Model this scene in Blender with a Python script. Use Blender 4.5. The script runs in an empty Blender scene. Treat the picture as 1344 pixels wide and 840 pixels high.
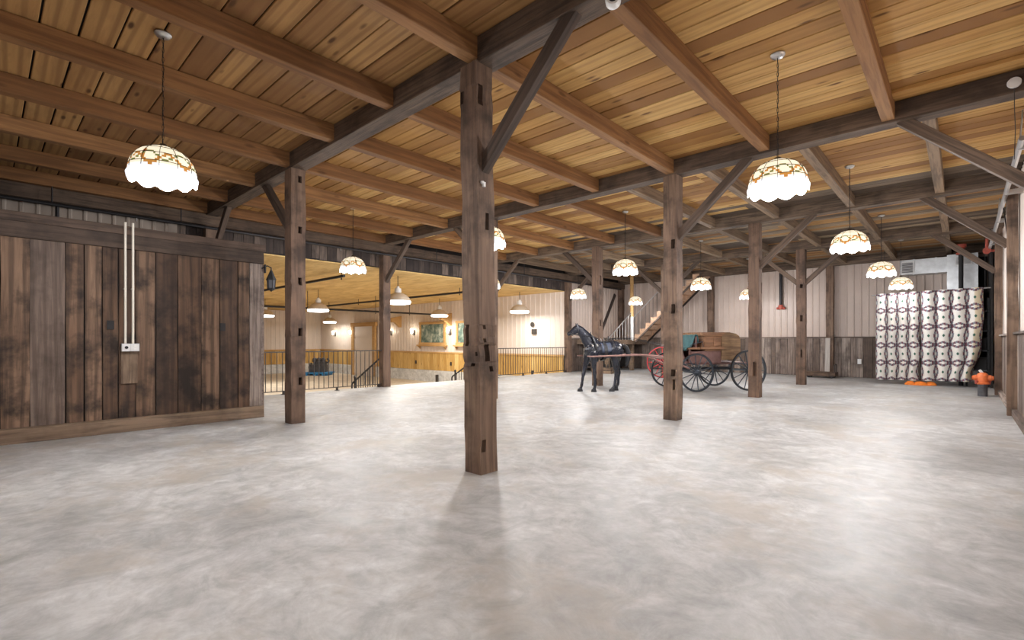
import bpy, bmesh, math, random
from mathutils import Vector, Matrix
random.seed(7)
PI = math.pi
S = bpy.context.scene
C = S.collection

# ------------------------------------------------------------------ camera, world, exposure
YAW = 0.745
cam = bpy.data.objects.new('camera', bpy.data.cameras.new('camera'))
C.objects.link(cam)
cam.location = (0, 0, 1.4)
cam.rotation_euler = (PI / 2, 0, YAW)
cam.data.sensor_width = 36
cam.data.lens = 640.8 / 1344 * 36
cam.data.shift_y = 27.5 / 1344
cam.data.clip_start = 0.05
S.camera = cam
world = bpy.data.worlds.new('world')
S.world = world
world.use_nodes = True
world.node_tree.nodes['Background'].inputs[0].default_value = (0.8, 0.85, 1, 1)
world.node_tree.nodes['Background'].inputs[1].default_value = 0.25
S.view_settings.view_transform = 'Standard'
S.view_settings.look = 'None'
S.view_settings.gamma = 1
S.view_settings.use_curve_mapping = False
S.view_settings.exposure = 0.32
PENDANT_W = 185
DOME_W = 150
SCONCE_W = 5
LAMP_COL = (0.98, 0.975, 1.0)

# ------------------------------------------------------------------ grid of the building (metres)
XR = [0.78, -3.8, -8.41, -13.02]                 # post rows (row 0 = right wall)
YB = [-1.09, 3.634, 8.361, 13.074, 17.829, 22.55]  # beam lines: behind camera, A, B, C, D, far wall
ZB, ZC = 4.32, 4.59                              # beam underside, ceiling boards
PS = 0.245                                       # post side
XW, XL, YF, YK = 0.80, -13.14, 22.66, -3.6       # right wall, left wall, far wall, back wall
ZL, XLL, YL, ZLC = -0.95, -36.4, 17.72, 3.62     # lower hall: floor, far-left wall, painting wall, ceiling

# ------------------------------------------------------------------ materials
def newmat(name):
    m = bpy.data.materials.new(name); m.use_nodes = True
    nt = m.node_tree
    return m, nt, nt.nodes['Principled BSDF']

def N(nt, t, **kw):
    n = nt.nodes.new(t)
    for k, v in kw.items():
        if k.startswith('i_'):
            n.inputs[k[2:].replace('_', ' ')].default_value = v
        else:
            setattr(n, k, v)
    return n

def ramp(nt, fac, stops):
    r = nt.nodes.new('ShaderNodeValToRGB')
    e = r.color_ramp.elements
    while len(e) < len(stops): e.new(0.5)
    for el, (p, c) in zip(e, stops):
        el.position = p; el.color = (*c, 1) if len(c) == 3 else c
    nt.links.new(fac, r.inputs[0])
    return r.outputs[0]

def mixc(nt, fac, a, b, mode='MIX'):
    m = nt.nodes.new('ShaderNodeMix'); m.data_type = 'RGBA'; m.blend_type = mode
    for sock, v in ((m.inputs['Factor'], fac), (m.inputs['A'], a), (m.inputs['B'], b)):
        if isinstance(v, (int, float)): sock.default_value = v
        elif isinstance(v, tuple): sock.default_value = (*v, 1) if len(v) == 3 else v
        else: nt.links.new(v, sock)
    # colour sockets of the Mix node sit at indices 6, 7; output 2
    for idx, v in ((6, a), (7, b)):
        if isinstance(v, tuple): m.inputs[idx].default_value = (*v, 1) if len(v) == 3 else v
        else: nt.links.new(v, m.inputs[idx])
    return m.outputs[2]

def wood(name, cols, dark, rough=0.75, grain=9.0, along=0.55, knots=0.0, bump=0.25, vary=0.5, stain=0.0, wave=0.0, gstr=0.75):
    """cols: 3 colours chosen by object and by slow noise; dark: colour of the grain lines. Local X is the length."""
    m, nt, b = newmat(name)
    tc = N(nt, 'ShaderNodeTexCoord'); oi = N(nt, 'ShaderNodeObjectInfo')
    off = N(nt, 'ShaderNodeVectorMath', operation='SCALE'); off.inputs[0].default_value = (37, 61, 23)
    nt.links.new(oi.outputs['Random'], off.inputs['Scale'])
    add = N(nt, 'ShaderNodeVectorMath', operation='ADD')
    nt.links.new(tc.outputs['Object'], add.inputs[0]); nt.links.new(off.outputs[0], add.inputs[1])
    mp = N(nt, 'ShaderNodeMapping'); mp.inputs['Scale'].default_value = (along, grain, grain)
    nt.links.new(add.outputs[0], mp.inputs['Vector'])
    n1 = N(nt, 'ShaderNodeTexNoise', i_Scale=2.2, i_Detail=8.0, i_Roughness=0.62, i_Distortion=0.6)
    nt.links.new(mp.outputs[0], n1.inputs['Vector'])
    n2 = N(nt, 'ShaderNodeTexNoise', i_Scale=0.9, i_Detail=3.0)
    mp2 = N(nt, 'ShaderNodeMapping'); mp2.inputs['Scale'].default_value = (0.7, 2.5, 2.5)
    nt.links.new(add.outputs[0], mp2.inputs['Vector']); nt.links.new(mp2.outputs[0], n2.inputs['Vector'])
    # tone: object random plus slow noise
    mm = N(nt, 'ShaderNodeMath', operation='MULTIPLY_ADD'); mm.inputs[1].default_value = vary; mm.inputs[2].default_value = (1 - vary) * 0.5 - 0.35
    nt.links.new(oi.outputs['Random'], mm.inputs[0])
    m2 = N(nt, 'ShaderNodeMath', operation='MULTIPLY_ADD'); m2.inputs[1].default_value = 0.7
    nt.links.new(n2.outputs['Fac'], m2.inputs[0]); nt.links.new(mm.outputs[0], m2.inputs[2])
    tone = ramp(nt, m2.outputs[0], [(0.12, cols[0]), (0.5, cols[1]), (0.88, cols[2])])
    g = ramp(nt, n1.outputs['Fac'], [(0.36, (1, 1, 1)), (0.58, (0, 0, 0))])
    gm = N(nt, 'ShaderNodeMath', operation='MULTIPLY'); gm.inputs[1].default_value = gstr
    nt.links.new(g, gm.inputs[0])
    col = mixc(nt, gm.outputs[0], tone, dark)
    hgt = n1.outputs['Fac']
    if wave:
        wv = N(nt, 'ShaderNodeTexWave', i_Scale=1.0, i_Distortion=5.0, i_Detail=1.5, i_Detail_Scale=0.7)
        wv.bands_direction = 'Y'
        mp3 = N(nt, 'ShaderNodeMapping'); mp3.inputs['Scale'].default_value = (0.22, 2.6, 2.6)
        nt.links.new(add.outputs[0], mp3.inputs['Vector']); nt.links.new(mp3.outputs[0], wv.inputs['Vector'])
        wr = ramp(nt, wv.outputs['Fac'], [(0.55, (0, 0, 0)), (0.95, (1, 1, 1))])
        wm = N(nt, 'ShaderNodeMath', operation='MULTIPLY'); wm.inputs[1].default_value = wave
        nt.links.new(wr, wm.inputs[0])
        col = mixc(nt, wm.outputs[0], col, dark)
    if knots:
        v = N(nt, 'ShaderNodeTexVoronoi', i_Scale=1.0, i_Randomness=1.0)
        mp4 = N(nt, 'ShaderNodeMapping'); mp4.inputs['Scale'].default_value = (1.5, 5.0, 0.01)
        nt.links.new(add.outputs[0], mp4.inputs['Vector']); nt.links.new(mp4.outputs[0], v.inputs['Vector'])
        kr = ramp(nt, v.outputs['Distance'], [(0.07, (knots,) * 3), (0.16, (0, 0, 0))])
        col = mixc(nt, kr, col, tuple(c * 0.55 for c in dark))
    if stain:
        n3 = N(nt, 'ShaderNodeTexNoise', i_Scale=2.3, i_Detail=5.0, i_Roughness=0.6)
        nt.links.new(add.outputs[0], n3.inputs['Vector'])
        sr = ramp(nt, n3.outputs['Fac'], [(0.47, (0, 0, 0)), (0.66, (stain,) * 3)])
        col = mixc(nt, sr, col, (0.02, 0.015, 0.013))
    nt.links.new(col, b.inputs['Base Color'])
    b.inputs['Roughness'].default_value = rough
    b.inputs['Specular IOR Level'].default_value = 0.3
    if bump:
        bp = N(nt, 'ShaderNodeBump', i_Strength=bump, i_Distance=0.01)
        nt.links.new(hgt, bp.inputs['Height']); nt.links.new(bp.outputs[0], b.inputs['Normal'])
    return m

def plain(name, col, rough=0.5, metal=0.0, noise=0.0, nscale=6.0, bump=0.0, spec=0.5, emit=None):
    m, nt, b = newmat(name)
    b.inputs['Roughness'].default_value = rough
    b.inputs['Metallic'].default_value = metal
    b.inputs['Specular IOR Level'].default_value = spec
    b.inputs['Base Color'].default_value = (*col, 1)
    if noise or bump:
        tc = N(nt, 'ShaderNodeTexCoord')
        n = N(nt, 'ShaderNodeTexNoise', i_Scale=nscale, i_Detail=6.0, i_Roughness=0.6)
        nt.links.new(tc.outputs['Object'], n.inputs['Vector'])
        lo = tuple(max(0, c * (1 - noise)) for c in col); hi = tuple(min(1, c * (1 + noise)) for c in col)
        nt.links.new(ramp(nt, n.outputs['Fac'], [(0.3, lo), (0.7, hi)]), b.inputs['Base Color'])
        if bump:
            bp = N(nt, 'ShaderNodeBump', i_Strength=bump, i_Distance=0.02)
            nt.links.new(n.outputs['Fac'], bp.inputs['Height']); nt.links.new(bp.outputs[0], b.inputs['Normal'])
    if emit:
        b.inputs['Emission Color'].default_value = (*emit[0], 1)
        b.inputs['Emission Strength'].default_value = emit[1]
    return m

def concrete(name, lo, mid, hi, stain, rough=(0.38, 0.62), scale=0.5):
    m, nt, b = newmat(name)
    tc = N(nt, 'ShaderNodeTexCoord')
    big = N(nt, 'ShaderNodeTexNoise', i_Scale=scale, i_Detail=9.0, i_Roughness=0.65, i_Distortion=0.8)
    fine = N(nt, 'ShaderNodeTexNoise', i_Scale=7.0, i_Detail=8.0, i_Roughness=0.7)
    st = N(nt, 'ShaderNodeTexNoise', i_Scale=0.8, i_Detail=5.0, i_Roughness=0.7)
    mp = N(nt, 'ShaderNodeMapping'); mp.inputs['Location'].default_value = (13, 5, 0)
    nt.links.new(tc.outputs['Object'], mp.inputs['Vector']); nt.links.new(mp.outputs[0], st.inputs['Vector'])
    nt.links.new(tc.outputs['Object'], big.inputs['Vector']); nt.links.new(tc.outputs['Object'], fine.inputs['Vector'])
    c1 = ramp(nt, big.outputs['Fac'], [(0.36, lo), (0.5, mid), (0.64, hi)])
    f = ramp(nt, fine.outputs['Fac'], [(0.3, (0.80, 0.80, 0.80)), (0.7, (1.12, 1.12, 1.12))])
    c2 = mixc(nt, 1.0, c1, f, 'MULTIPLY')
    mid_n = N(nt, 'ShaderNodeTexNoise', i_Scale=2.6, i_Detail=12.0, i_Roughness=0.72, i_Distortion=1.6)
    nt.links.new(tc.outputs['Object'], mid_n.inputs['Vector'])
    mr = ramp(nt, mid_n.outputs['Fac'], [(0.40, (0.86, 0.86, 0.86)), (0.5, (1, 1, 1)), (0.62, (1.16, 1.16, 1.16))])
    c2 = mixc(nt, 1.0, c2, mr, 'MULTIPLY')
    sf = ramp(nt, st.outputs['Fac'], [(0.52, (0, 0, 0)), (0.64, (0.65, 0.65, 0.65))])
    c3 = mixc(nt, sf, c2, stain)
    nt.links.new(c3, b.inputs['Base Color'])
    rr = N(nt, 'ShaderNodeMapRange'); rr.inputs['From Min'].default_value = 0.35; rr.inputs['From Max'].default_value = 0.65
    rr.inputs['To Min'].default_value = rough[0]; rr.inputs['To Max'].default_value = rough[1]
    nt.links.new(big.outputs['Fac'], rr.inputs['Value']); nt.links.new(rr.outputs[0], b.inputs['Roughness'])
    bp = N(nt, 'ShaderNodeBump', i_Strength=0.12, i_Distance=0.01)
    nt.links.new(fine.outputs['Fac'], bp.inputs['Height']); nt.links.new(bp.outputs[0], b.inputs['Normal'])
    return m

M = {}
M['concrete'] = concrete('concrete_floor', (0.33, 0.333, 0.33), (0.42, 0.425, 0.425), (0.53, 0.54, 0.545), (0.38, 0.345, 0.30), rough=(0.42, 0.62), scale=0.7)
M['tan_floor'] = concrete('tan_floor', (0.50, 0.43, 0.33), (0.58, 0.50, 0.39), (0.64, 0.57, 0.46), (0.5, 0.42, 0.32), rough=(0.6, 0.8))
M['curb'] = concrete('curb_concrete', (0.55, 0.55, 0.54), (0.64, 0.64, 0.63), (0.72, 0.72, 0.71), (0.5, 0.5, 0.5), rough=(0.7, 0.9), scale=1.5)
M['pine'] = wood('ceiling_pine', [(0.30, 0.145, 0.045), (0.55, 0.31, 0.10), (0.70, 0.45, 0.17)], (0.30, 0.14, 0.04), knots=1.0, wave=0.28, vary=0.95, bump=0.10, gstr=0.3, grain=6)
M['pine_warm'] = wood('ceiling_pine_warm', [(0.24, 0.12, 0.045), (0.42, 0.23, 0.085), (0.54, 0.32, 0.125)], (0.20, 0.09, 0.035), knots=1.0, wave=0.5, vary=0.85, bump=0.10, gstr=0.35, grain=6)
M['grey_ceiling'] = wood('weathered_ceiling_board', [(0.10, 0.072, 0.053), (0.22, 0.165, 0.115), (0.46, 0.36, 0.24)], (0.09, 0.065, 0.048), vary=1.0, bump=0.3)
M['joist'] = wood('sawn_joist', [(0.19, 0.09, 0.035), (0.30, 0.145, 0.055), (0.40, 0.21, 0.085)], (0.12, 0.055, 0.025), vary=0.5, knots=0.6, wave=0.35, gstr=0.55)
M['joist_grey'] = wood('aged_joist', [(0.17, 0.12, 0.08), (0.27, 0.19, 0.125), (0.40, 0.29, 0.19)], (0.10, 0.07, 0.05), vary=0.6)
M['beam'] = wood('hewn_beam', [(0.08, 0.052, 0.036), (0.155, 0.105, 0.072), (0.27, 0.20, 0.14)], (0.042, 0.029, 0.022), vary=0.3, bump=0.7, stain=0.5, grain=12)
M['post'] = wood('hewn_post', [(0.095, 0.058, 0.042), (0.19, 0.120, 0.082), (0.34, 0.24, 0.17)], (0.06, 0.04, 0.031), vary=0.25, bump=0.8, stain=0.65, grain=8, along=0.5, gstr=0.6)
M['brace'] = wood('hewn_brace', [(0.075, 0.052, 0.04), (0.12, 0.082, 0.06), (0.19, 0.13, 0.09)], (0.04, 0.03, 0.024), vary=0.5, bump=0.5)
M['barn'] = wood('dark_barn_board', [(0.05, 0.030, 0.021), (0.135, 0.078, 0.048), (0.27, 0.172, 0.112)], (0.032, 0.021, 0.016), vary=0.7, bump=0.6, stain=0.9, grain=7, along=0.4, wave=0.45, gstr=0.6)
M['barn_dark'] = wood('header_barn_board', [(0.045, 0.032, 0.028), (0.09, 0.065, 0.052), (0.20, 0.15, 0.12)], (0.025, 0.02, 0.018), vary=1.0, bump=0.5, stain=0.6)
M['barn_trim'] = wood('dark_trim_board', [(0.06, 0.042, 0.033), (0.10, 0.068, 0.05), (0.15, 0.10, 0.075)], (0.035, 0.025, 0.02), vary=0.5, bump=0.5, stain=0.5)
M['barn_pale'] = wood('pale_brown_barn_board', [(0.12, 0.085, 0.067), (0.20, 0.148, 0.118), (0.29, 0.225, 0.185)], (0.07, 0.05, 0.04), vary=0.4, bump=0.6, stain=0.4, wave=0.5, gstr=0.6)
M['barn_grey'] = wood('grey_barn_board', [(0.13, 0.095, 0.075), (0.24, 0.185, 0.155), (0.42, 0.35, 0.30)], (0.07, 0.052, 0.043), vary=1.0, bump=0.6, stain=0.5, grain=12)
M['pale_board'] = wood('pale_weathered_board', [(0.40, 0.36, 0.32), (0.52, 0.48, 0.44), (0.62, 0.58, 0.54)], (0.28, 0.25, 0.22), vary=0.3, gstr=0.5)
M['sill'] = wood('sill_timber', [(0.16, 0.11, 0.075), (0.25, 0.175, 0.12), (0.34, 0.25, 0.17)], (0.09, 0.06, 0.04), vary=0.4, bump=0.5, stain=0.35)
M['wainscot'] = wood('golden_wainscot', [(0.50, 0.30, 0.09), (0.66, 0.43, 0.15), (0.78, 0.55, 0.23)], (0.38, 0.20, 0.05), vary=0.7, knots=0.7)
M['gold_trim'] = wood('golden_trim', [(0.5, 0.30, 0.12), (0.58, 0.36, 0.15), (0.66, 0.42, 0.18)], (0.4, 0.22, 0.08), vary=0.3)
M['ply'] = wood('lower_ceiling_ply', [(0.58, 0.38, 0.14), (0.72, 0.50, 0.20), (0.82, 0.60, 0.28)], (0.48, 0.29, 0.10), grain=1.6, along=0.5, bump=0.05, wave=0.2)
M['stair'] = wood('stair_wood', [(0.45, 0.29, 0.19), (0.56, 0.37, 0.25), (0.64, 0.45, 0.32)], (0.3, 0.18, 0.11), vary=0.4)
M['wagon_wood'] = wood('wagon_wood', [(0.20, 0.10, 0.055), (0.31, 0.165, 0.09), (0.40, 0.23, 0.13)], (0.12, 0.06, 0.035), vary=0.3)
M['wagon_brown'] = wood('wagon_brown_side', [(0.16, 0.095, 0.05), (0.24, 0.15, 0.08), (0.33, 0.21, 0.11)], (0.09, 0.05, 0.03), vary=0.2, stain=0.3)
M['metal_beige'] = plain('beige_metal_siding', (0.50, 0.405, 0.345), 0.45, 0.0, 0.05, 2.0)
M['metal_shaded'] = plain('shade_toned_siding', (0.33, 0.27, 0.22), 0.6, 0.0, 0.05, 2.0)  # beige siding darkened in its colour to imitate the shade above the partition
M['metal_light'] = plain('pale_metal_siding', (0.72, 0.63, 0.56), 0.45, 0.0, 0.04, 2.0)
M['iron'] = plain('black_iron', (0.035, 0.033, 0.035), 0.5, 0.6)
M['dark_iron'] = plain('brown_black_iron', (0.06, 0.052, 0.047), 0.55, 0.4)
M['black'] = plain('black_paint', (0.012, 0.012, 0.013), 0.7, 0.0, 0.3, 3.0)
M['dark_void'] = plain('near_black_board', (0.018, 0.015, 0.014), 0.9, 0.0, 0.4, 2.0, 0.2)  # near-black tone for board backings, stair infill and corner sheets
M['pvc'] = plain('ivory_conduit', (0.75, 0.70, 0.60), 0.4)
M['galv'] = plain('galvanised_steel', (0.55, 0.57, 0.58), 0.38, 0.85, 0.15, 5.0)
M['steel'] = plain('bright_steel', (0.6, 0.6, 0.6), 0.3, 0.9)
M['vent'] = plain('vent_white', (0.75, 0.75, 0.74), 0.5)
M['vent_dark'] = plain('vent_shadow_paint', (0.10, 0.10, 0.11), 0.7)
M['orange'] = plain('orange_enamel', (0.72, 0.17, 0.05), 0.45, 0.0, 0.2, 9.0)
M['orange_tarp'] = plain('orange_fabric', (0.85, 0.22, 0.02), 0.6, 0.0, 0.2, 9.0, 0.3)
M['red_pipe'] = plain('red_fitting_paint', (0.42, 0.08, 0.05), 0.5, 0.0, 0.25, 12.0)
M['white'] = plain('white_plastic', (0.82, 0.82, 0.80), 0.35)
M['horse'] = plain('black_blue_horse_coat', (0.016, 0.018, 0.028), 0.26, 0.0, 0.35, 9.0, 0.08, 0.6)
M['mane'] = plain('black_horse_hair', (0.014, 0.014, 0.018), 0.55, 0.0, 0.4, 30.0, 0.4)
M['leather'] = plain('black_leather', (0.022, 0.022, 0.026), 0.4)
M['pad'] = plain('dark_blue_pad', (0.045, 0.06, 0.10), 0.55, 0.0, 0.3, 14.0, 0.2)
M['shaft'] = plain('faded_red_shaft', (0.27, 0.15, 0.13), 0.5, 0.0, 0.2, 6.0)
M['wagon_red'] = plain('faded_red_panel', (0.17, 0.085, 0.075), 0.5, 0.0, 0.3, 5.0)
M['red'] = plain('bright_red_wheel_paint', (0.55, 0.03, 0.035), 0.4, 0.0, 0.15, 8.0)
M['wheel'] = plain('black_blue_wheel_paint', (0.028, 0.036, 0.048), 0.42, 0.0, 0.3, 9.0)
M['tyre'] = plain('iron_tyre', (0.05, 0.05, 0.055), 0.4, 0.8)
M['teal'] = plain('teal_cloth', (0.05, 0.13, 0.14), 0.85, 0.0, 0.3, 8.0, 0.3)
M['blue'] = plain('bright_blue_plastic', (0.03, 0.24, 0.55), 0.5)
M['machine'] = plain('grey_machine_paint', (0.09, 0.09, 0.10), 0.5, 0.2, 0.4, 6.0)
M['quilt'] = plain('quilt_white_cotton', (0.80, 0.78, 0.73), 0.9, 0.0, 0.04, 20.0, 0.1)
M['quilt_plum'] = plain('quilt_plum_print', (0.17, 0.065, 0.09), 0.9, 0.0, 0.6, 40.0)
M['quilt_slate'] = plain('quilt_slate_print', (0.22, 0.23, 0.26), 0.9, 0.0, 0.6, 40.0)
M['quilt_green'] = plain('quilt_green_print', (0.04, 0.13, 0.09), 0.9)
M['quilt_cream'] = plain('quilt_cream_cotton', (0.72, 0.64, 0.47), 0.9)
M['painting'] = None
M['glass_cream'] = plain('lit_cream_glass', (0.85, 0.78, 0.62), 0.3, emit=((1.0, 0.90, 0.68), 0.72))
M['glass_amber'] = plain('lit_amber_glass', (0.6, 0.28, 0.05), 0.3, emit=((0.80, 0.36, 0.09), 0.38))
M['glass_red'] = plain('lit_ruby_glass', (0.45, 0.08, 0.04), 0.3, emit=((0.55, 0.10, 0.04), 0.25))
M['glass_green'] = plain('lit_green_glass', (0.25, 0.3, 0.12), 0.3, emit=((0.35, 0.36, 0.12), 0.35))
M['glass_white'] = plain('lit_white_glass', (0.9, 0.9, 0.9), 0.3, emit=((0.88, 0.93, 1.0), 0.85))
M['bulb'] = plain('lit_bulb', (1, 1, 1), 0.3, emit=((1.0, 0.95, 0.88), 10))
M['lens_lit'] = plain('lit_prism_lens', (1, 1, 1), 0.3, emit=((1.0, 0.96, 0.90), 5))
M['sconce_lit'] = plain('lit_sconce_glass', (1, 1, 1), 0.3, emit=((1.0, 0.88, 0.70), 9))
M['dome_shade'] = plain('beige_enamel_shade', (0.55, 0.46, 0.36), 0.4)
M['lead'] = plain('dark_lead_came', (0.08, 0.06, 0.04), 0.6, 0.5)

for k_ in ('glass_cream', 'glass_amber', 'glass_red', 'glass_green', 'glass_white', 'bulb'):
    M[k_].cycles.emission_sampling = 'NONE'

def painting_mat():
    m, nt, b = newmat('landscape_painting')
    tc = N(nt, 'ShaderNodeTexCoord')
    n = N(nt, 'ShaderNodeTexNoise', i_Scale=2.2, i_Detail=7.0, i_Roughness=0.65, i_Distortion=0.5)
    nt.links.new(tc.outputs['Object'], n.inputs['Vector'])
    c = ramp(nt, n.outputs['Fac'], [(0.32, (0.035, 0.07, 0.065)), (0.45, (0.11, 0.17, 0.14)), (0.55, (0.28, 0.33, 0.27)), (0.68, (0.62, 0.64, 0.52))])
    nt.links.new(c, b.inputs['Base Color']); b.inputs['Roughness'].default_value = 0.5
    return m
M['painting'] = painting_mat()

# ------------------------------------------------------------------ mesh helpers
class MB:
    def __init__(s): s.v, s.f, s.mi = [], [], []
    def add(s, vs, fs, mi=0):
        o = len(s.v); s.v += [tuple(p) for p in vs]
        for f in fs: s.f.append(tuple(i + o for i in f)); s.mi.append(mi)
        return s
    def box(s, c, d, rot=None, mi=0):
        h = [x / 2 for x in d]
        vs = [Vector((sx * h[0], sy * h[1], sz * h[2])) for sx in (-1, 1) for sy in (-1, 1) for sz in (-1, 1)]
        if rot is not None: vs = [rot @ p for p in vs]
        vs = [p + Vector(c) for p in vs]
        return s.add(vs, [(0, 1, 3, 2), (4, 6, 7, 5), (0, 4, 5, 1), (2, 3, 7, 6), (0, 2, 6, 4), (1, 5, 7, 3)], mi)
    def bar(s, p, q, w, h, up=(0, 0, 1), mi=0):
        p, q = Vector(p), Vector(q); x = (q - p).normalized(); u = Vector(up)
        y = u.cross(x)
        if y.length < 1e-5: y = Vector((1, 0, 0)).cross(x)
        y.normalize(); z = x.cross(y)
        R = Matrix((x, y, z)).transposed()
        return s.box((p + q) / 2, ((q - p).length, w, h), R, mi)
    def tube(s, pts, r, n=8, mi=0, cap=True, closed=False):
        pts = [Vector(p) for p in pts]; k = len(pts)
        rs = r if isinstance(r, (list, tuple)) else [r] * k
        rings = []; prev = None
        for i, p in enumerate(pts):
            a = pts[(i - 1) % k] if (i > 0 or closed) else p
            b = pts[(i + 1) % k] if (i < k - 1 or closed) else p
            t = (b - a).normalized()
            if prev is None:
                u = t.orthogonal().normalized()
            else:
                u = prev - t * prev.dot(t)
                u = u.normalized() if u.length > 1e-6 else t.orthogonal().normalized()
            prev = u; w = t.cross(u)
            rings.append([p + (u * math.cos(2 * PI * j / n) + w * math.sin(2 * PI * j / n)) * rs[i] for j in range(n)])
        vs = [q for ring in rings for q in ring]; fs = []
        for i in range(k if closed else k - 1):
            i2 = (i + 1) % k
            for j in range(n): fs.append((i * n + j, i * n + (j + 1) % n, i2 * n + (j + 1) % n, i2 * n + j))
        if cap and not closed:
            fs.append(tuple(range(n))[::-1]); fs.append(tuple((k - 1) * n + j for j in range(n)))
        return s.add(vs, fs, mi)
    def lathe(s, prof, n=24, c=(0, 0, 0), axis='z', mi=0):
        vs, fs = [], []
        for r, z in prof:
            for j in range(n):
                a = 2 * PI * j / n
                p = (r * math.cos(a), r * math.sin(a), z)
                if axis == 'y': p = (p[0], p[2], p[1])
                if axis == 'x': p = (p[2], p[0], p[1])
                vs.append(Vector(p) + Vector(c))
        for i in range(len(prof) - 1):
            for j in range(n): fs.append((i * n + j, i * n + (j + 1) % n, (i + 1) * n + (j + 1) % n, (i + 1) * n + j))
        return s.add(vs, fs, mi)
    def prism(s, poly, d0, d1, plane='xz', mi=0):
        n = len(poly)
        def P(a, b, d): return {'xz': (a, d, b), 'xy': (a, b, d), 'yz': (d, a, b)}[plane]
        vs = [P(a, b, d0) for a, b in poly] + [P(a, b, d1) for a, b in poly]
        fs = [tuple(range(n)), tuple(range(2 * n - 1, n - 1, -1))] + [(i, (i + 1) % n, n + (i + 1) % n, n + i) for i in range(n)]
        return s.add(vs, fs, mi)
    def mesh(s, name, mats, smooth=False):
        me = bpy.data.meshes.new(name); me.from_pydata(s.v, [], s.f)
        mats = mats if isinstance(mats, list) else [mats]
        for m in mats: me.materials.append(M[m] if isinstance(m, str) else m)
        if len(mats) > 1: me.polygons.foreach_set('material_index', s.mi)
        bm = bmesh.new(); bm.from_mesh(me); bmesh.ops.recalc_face_normals(bm, faces=bm.faces); bm.to_mesh(me); bm.free()
        if smooth:
            me.polygons.foreach_set('use_smooth', [True] * len(me.polygons))
            me.set_sharp_from_angle(angle=math.radians(40))
        me.update(); return me
    def build(s, name, mats, parent=None, smooth=False):
        return put(name, s.mesh(name, mats, smooth), parent)

def put(name, me, parent=None, mat=None):
    o = bpy.data.objects.new(name, me); C.objects.link(o)
    if parent is not None: o.parent = parent
    if mat is not None: o.matrix_basis = mat
    return o

def tag(o, label, cat, group=None):
    o['label'] = label; o['category'] = cat
    if group: o['group'] = group
    return o

def thing(name, label, cat, loc=(0, 0, 0), rz=0, group=None):
    o = bpy.data.objects.new(name, None); C.objects.link(o); o.empty_display_size = 0.2
    o.location = loc; o.rotation_euler = (0, 0, rz)
    return tag(o, label, cat, group)

def struct(o, label=None):
    o['kind'] = 'structure'
    if label: o['label'] = label
    return o

def stuff(o):
    o['kind'] = 'stuff'; return o

def axes(L, W, loc):
    L, W = Vector(L).normalized(), Vector(W).normalized(); T = L.cross(W).normalized(); W = T.cross(L)
    m = Matrix((L, W, T)).transposed().to_4x4(); m.translation = Vector(loc); return m

_cache = {}
def board_mesh(l, w, t, mat, wob=0.0):
    k = (round(l, 2), round(w, 3), round(t, 3), mat, wob)
    if wob == 0 and k in _cache: return _cache[k]
    h = t / 2; c = min(0.006, t * 0.25)
    b = MB()
    n = 1 if wob == 0 else 4
    vs, fs = [], []
    for i in range(n + 1):
        x = -l / 2 + l * i / n
        dy0, dy1 = random.uniform(-wob, wob), random.uniform(-wob, wob)
        y0, y1 = -w / 2 + dy0, w / 2 + dy1
        vs += [(x, y0, -h), (x, y1, -h), (x, y1, h - c), (x, y1 - c, h), (x, y0 + c, h), (x, y0, h - c)]
    for i in range(n):
        for j in range(6): fs.append((i * 6 + j, i * 6 + (j + 1) % 6, (i + 1) * 6 + (j + 1) % 6, (i + 1) * 6 + j))
    fs.append(tuple(range(6))); fs.append(tuple(n * 6 + j for j in range(5, -1, -1)))
    b.add(vs, fs)
    me = b.mesh('board', mat)
    if wob == 0: _cache[k] = me
    return me

def board(name, l, w, t, mat, L, W, loc, parent, wob=0.0):
    return put(name, board_mesh(l, w, t, mat, wob), parent, axes(L, W, loc))

# ------------------------------------------------------------------ projection used only to turn measured sizes into plan positions
def ribbed(p0, p1, z0, z1, mat, name, parent=None, pitch=0.23, depth=0.018, normal=(1, 0, 0), thick=0.06):
    """vertical metal siding with raised ribs between plan points p0 and p1"""
    p0, p1 = Vector((*p0, 0)), Vector((*p1, 0)); d = p1 - p0; L = d.length; d.normalize(); nrm = Vector(normal)
    s = 0; prof = [(0, 0)]
    while s + pitch < L:
        prof += [(s + pitch * 0.62, 0), (s + pitch * 0.72, depth), (s + pitch * 0.86, depth), (s + pitch * 0.96, 0)]
        s += pitch
    prof.append((L, 0))
    vs, fs = [], []
    for a, h in prof:
        q = p0 + d * a + nrm * h
        vs += [(q.x, q.y, z0), (q.x, q.y, z1)]
    k = len(prof)
    for i in range(k - 1): fs.append((2 * i, 2 * i + 2, 2 * i + 3, 2 * i + 1))
    o = 2 * k
    for q in (p0 - nrm * thick, p1 - nrm * thick): vs += [(q.x, q.y, z0), (q.x, q.y, z1)]
    fs += [(o, o + 1, o + 3, o + 2), (0, 1, o + 1, o), (2 * k - 2, o + 2, o + 3, 2 * k - 1)]
    fs.append(tuple([2 * i for i in range(k)][::-1] + [o, o + 2])); fs.append(tuple([2 * i + 1 for i in range(k)] + [o + 3, o + 1]))
    return MB().add(vs, fs).build(name, mat, parent)

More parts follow.
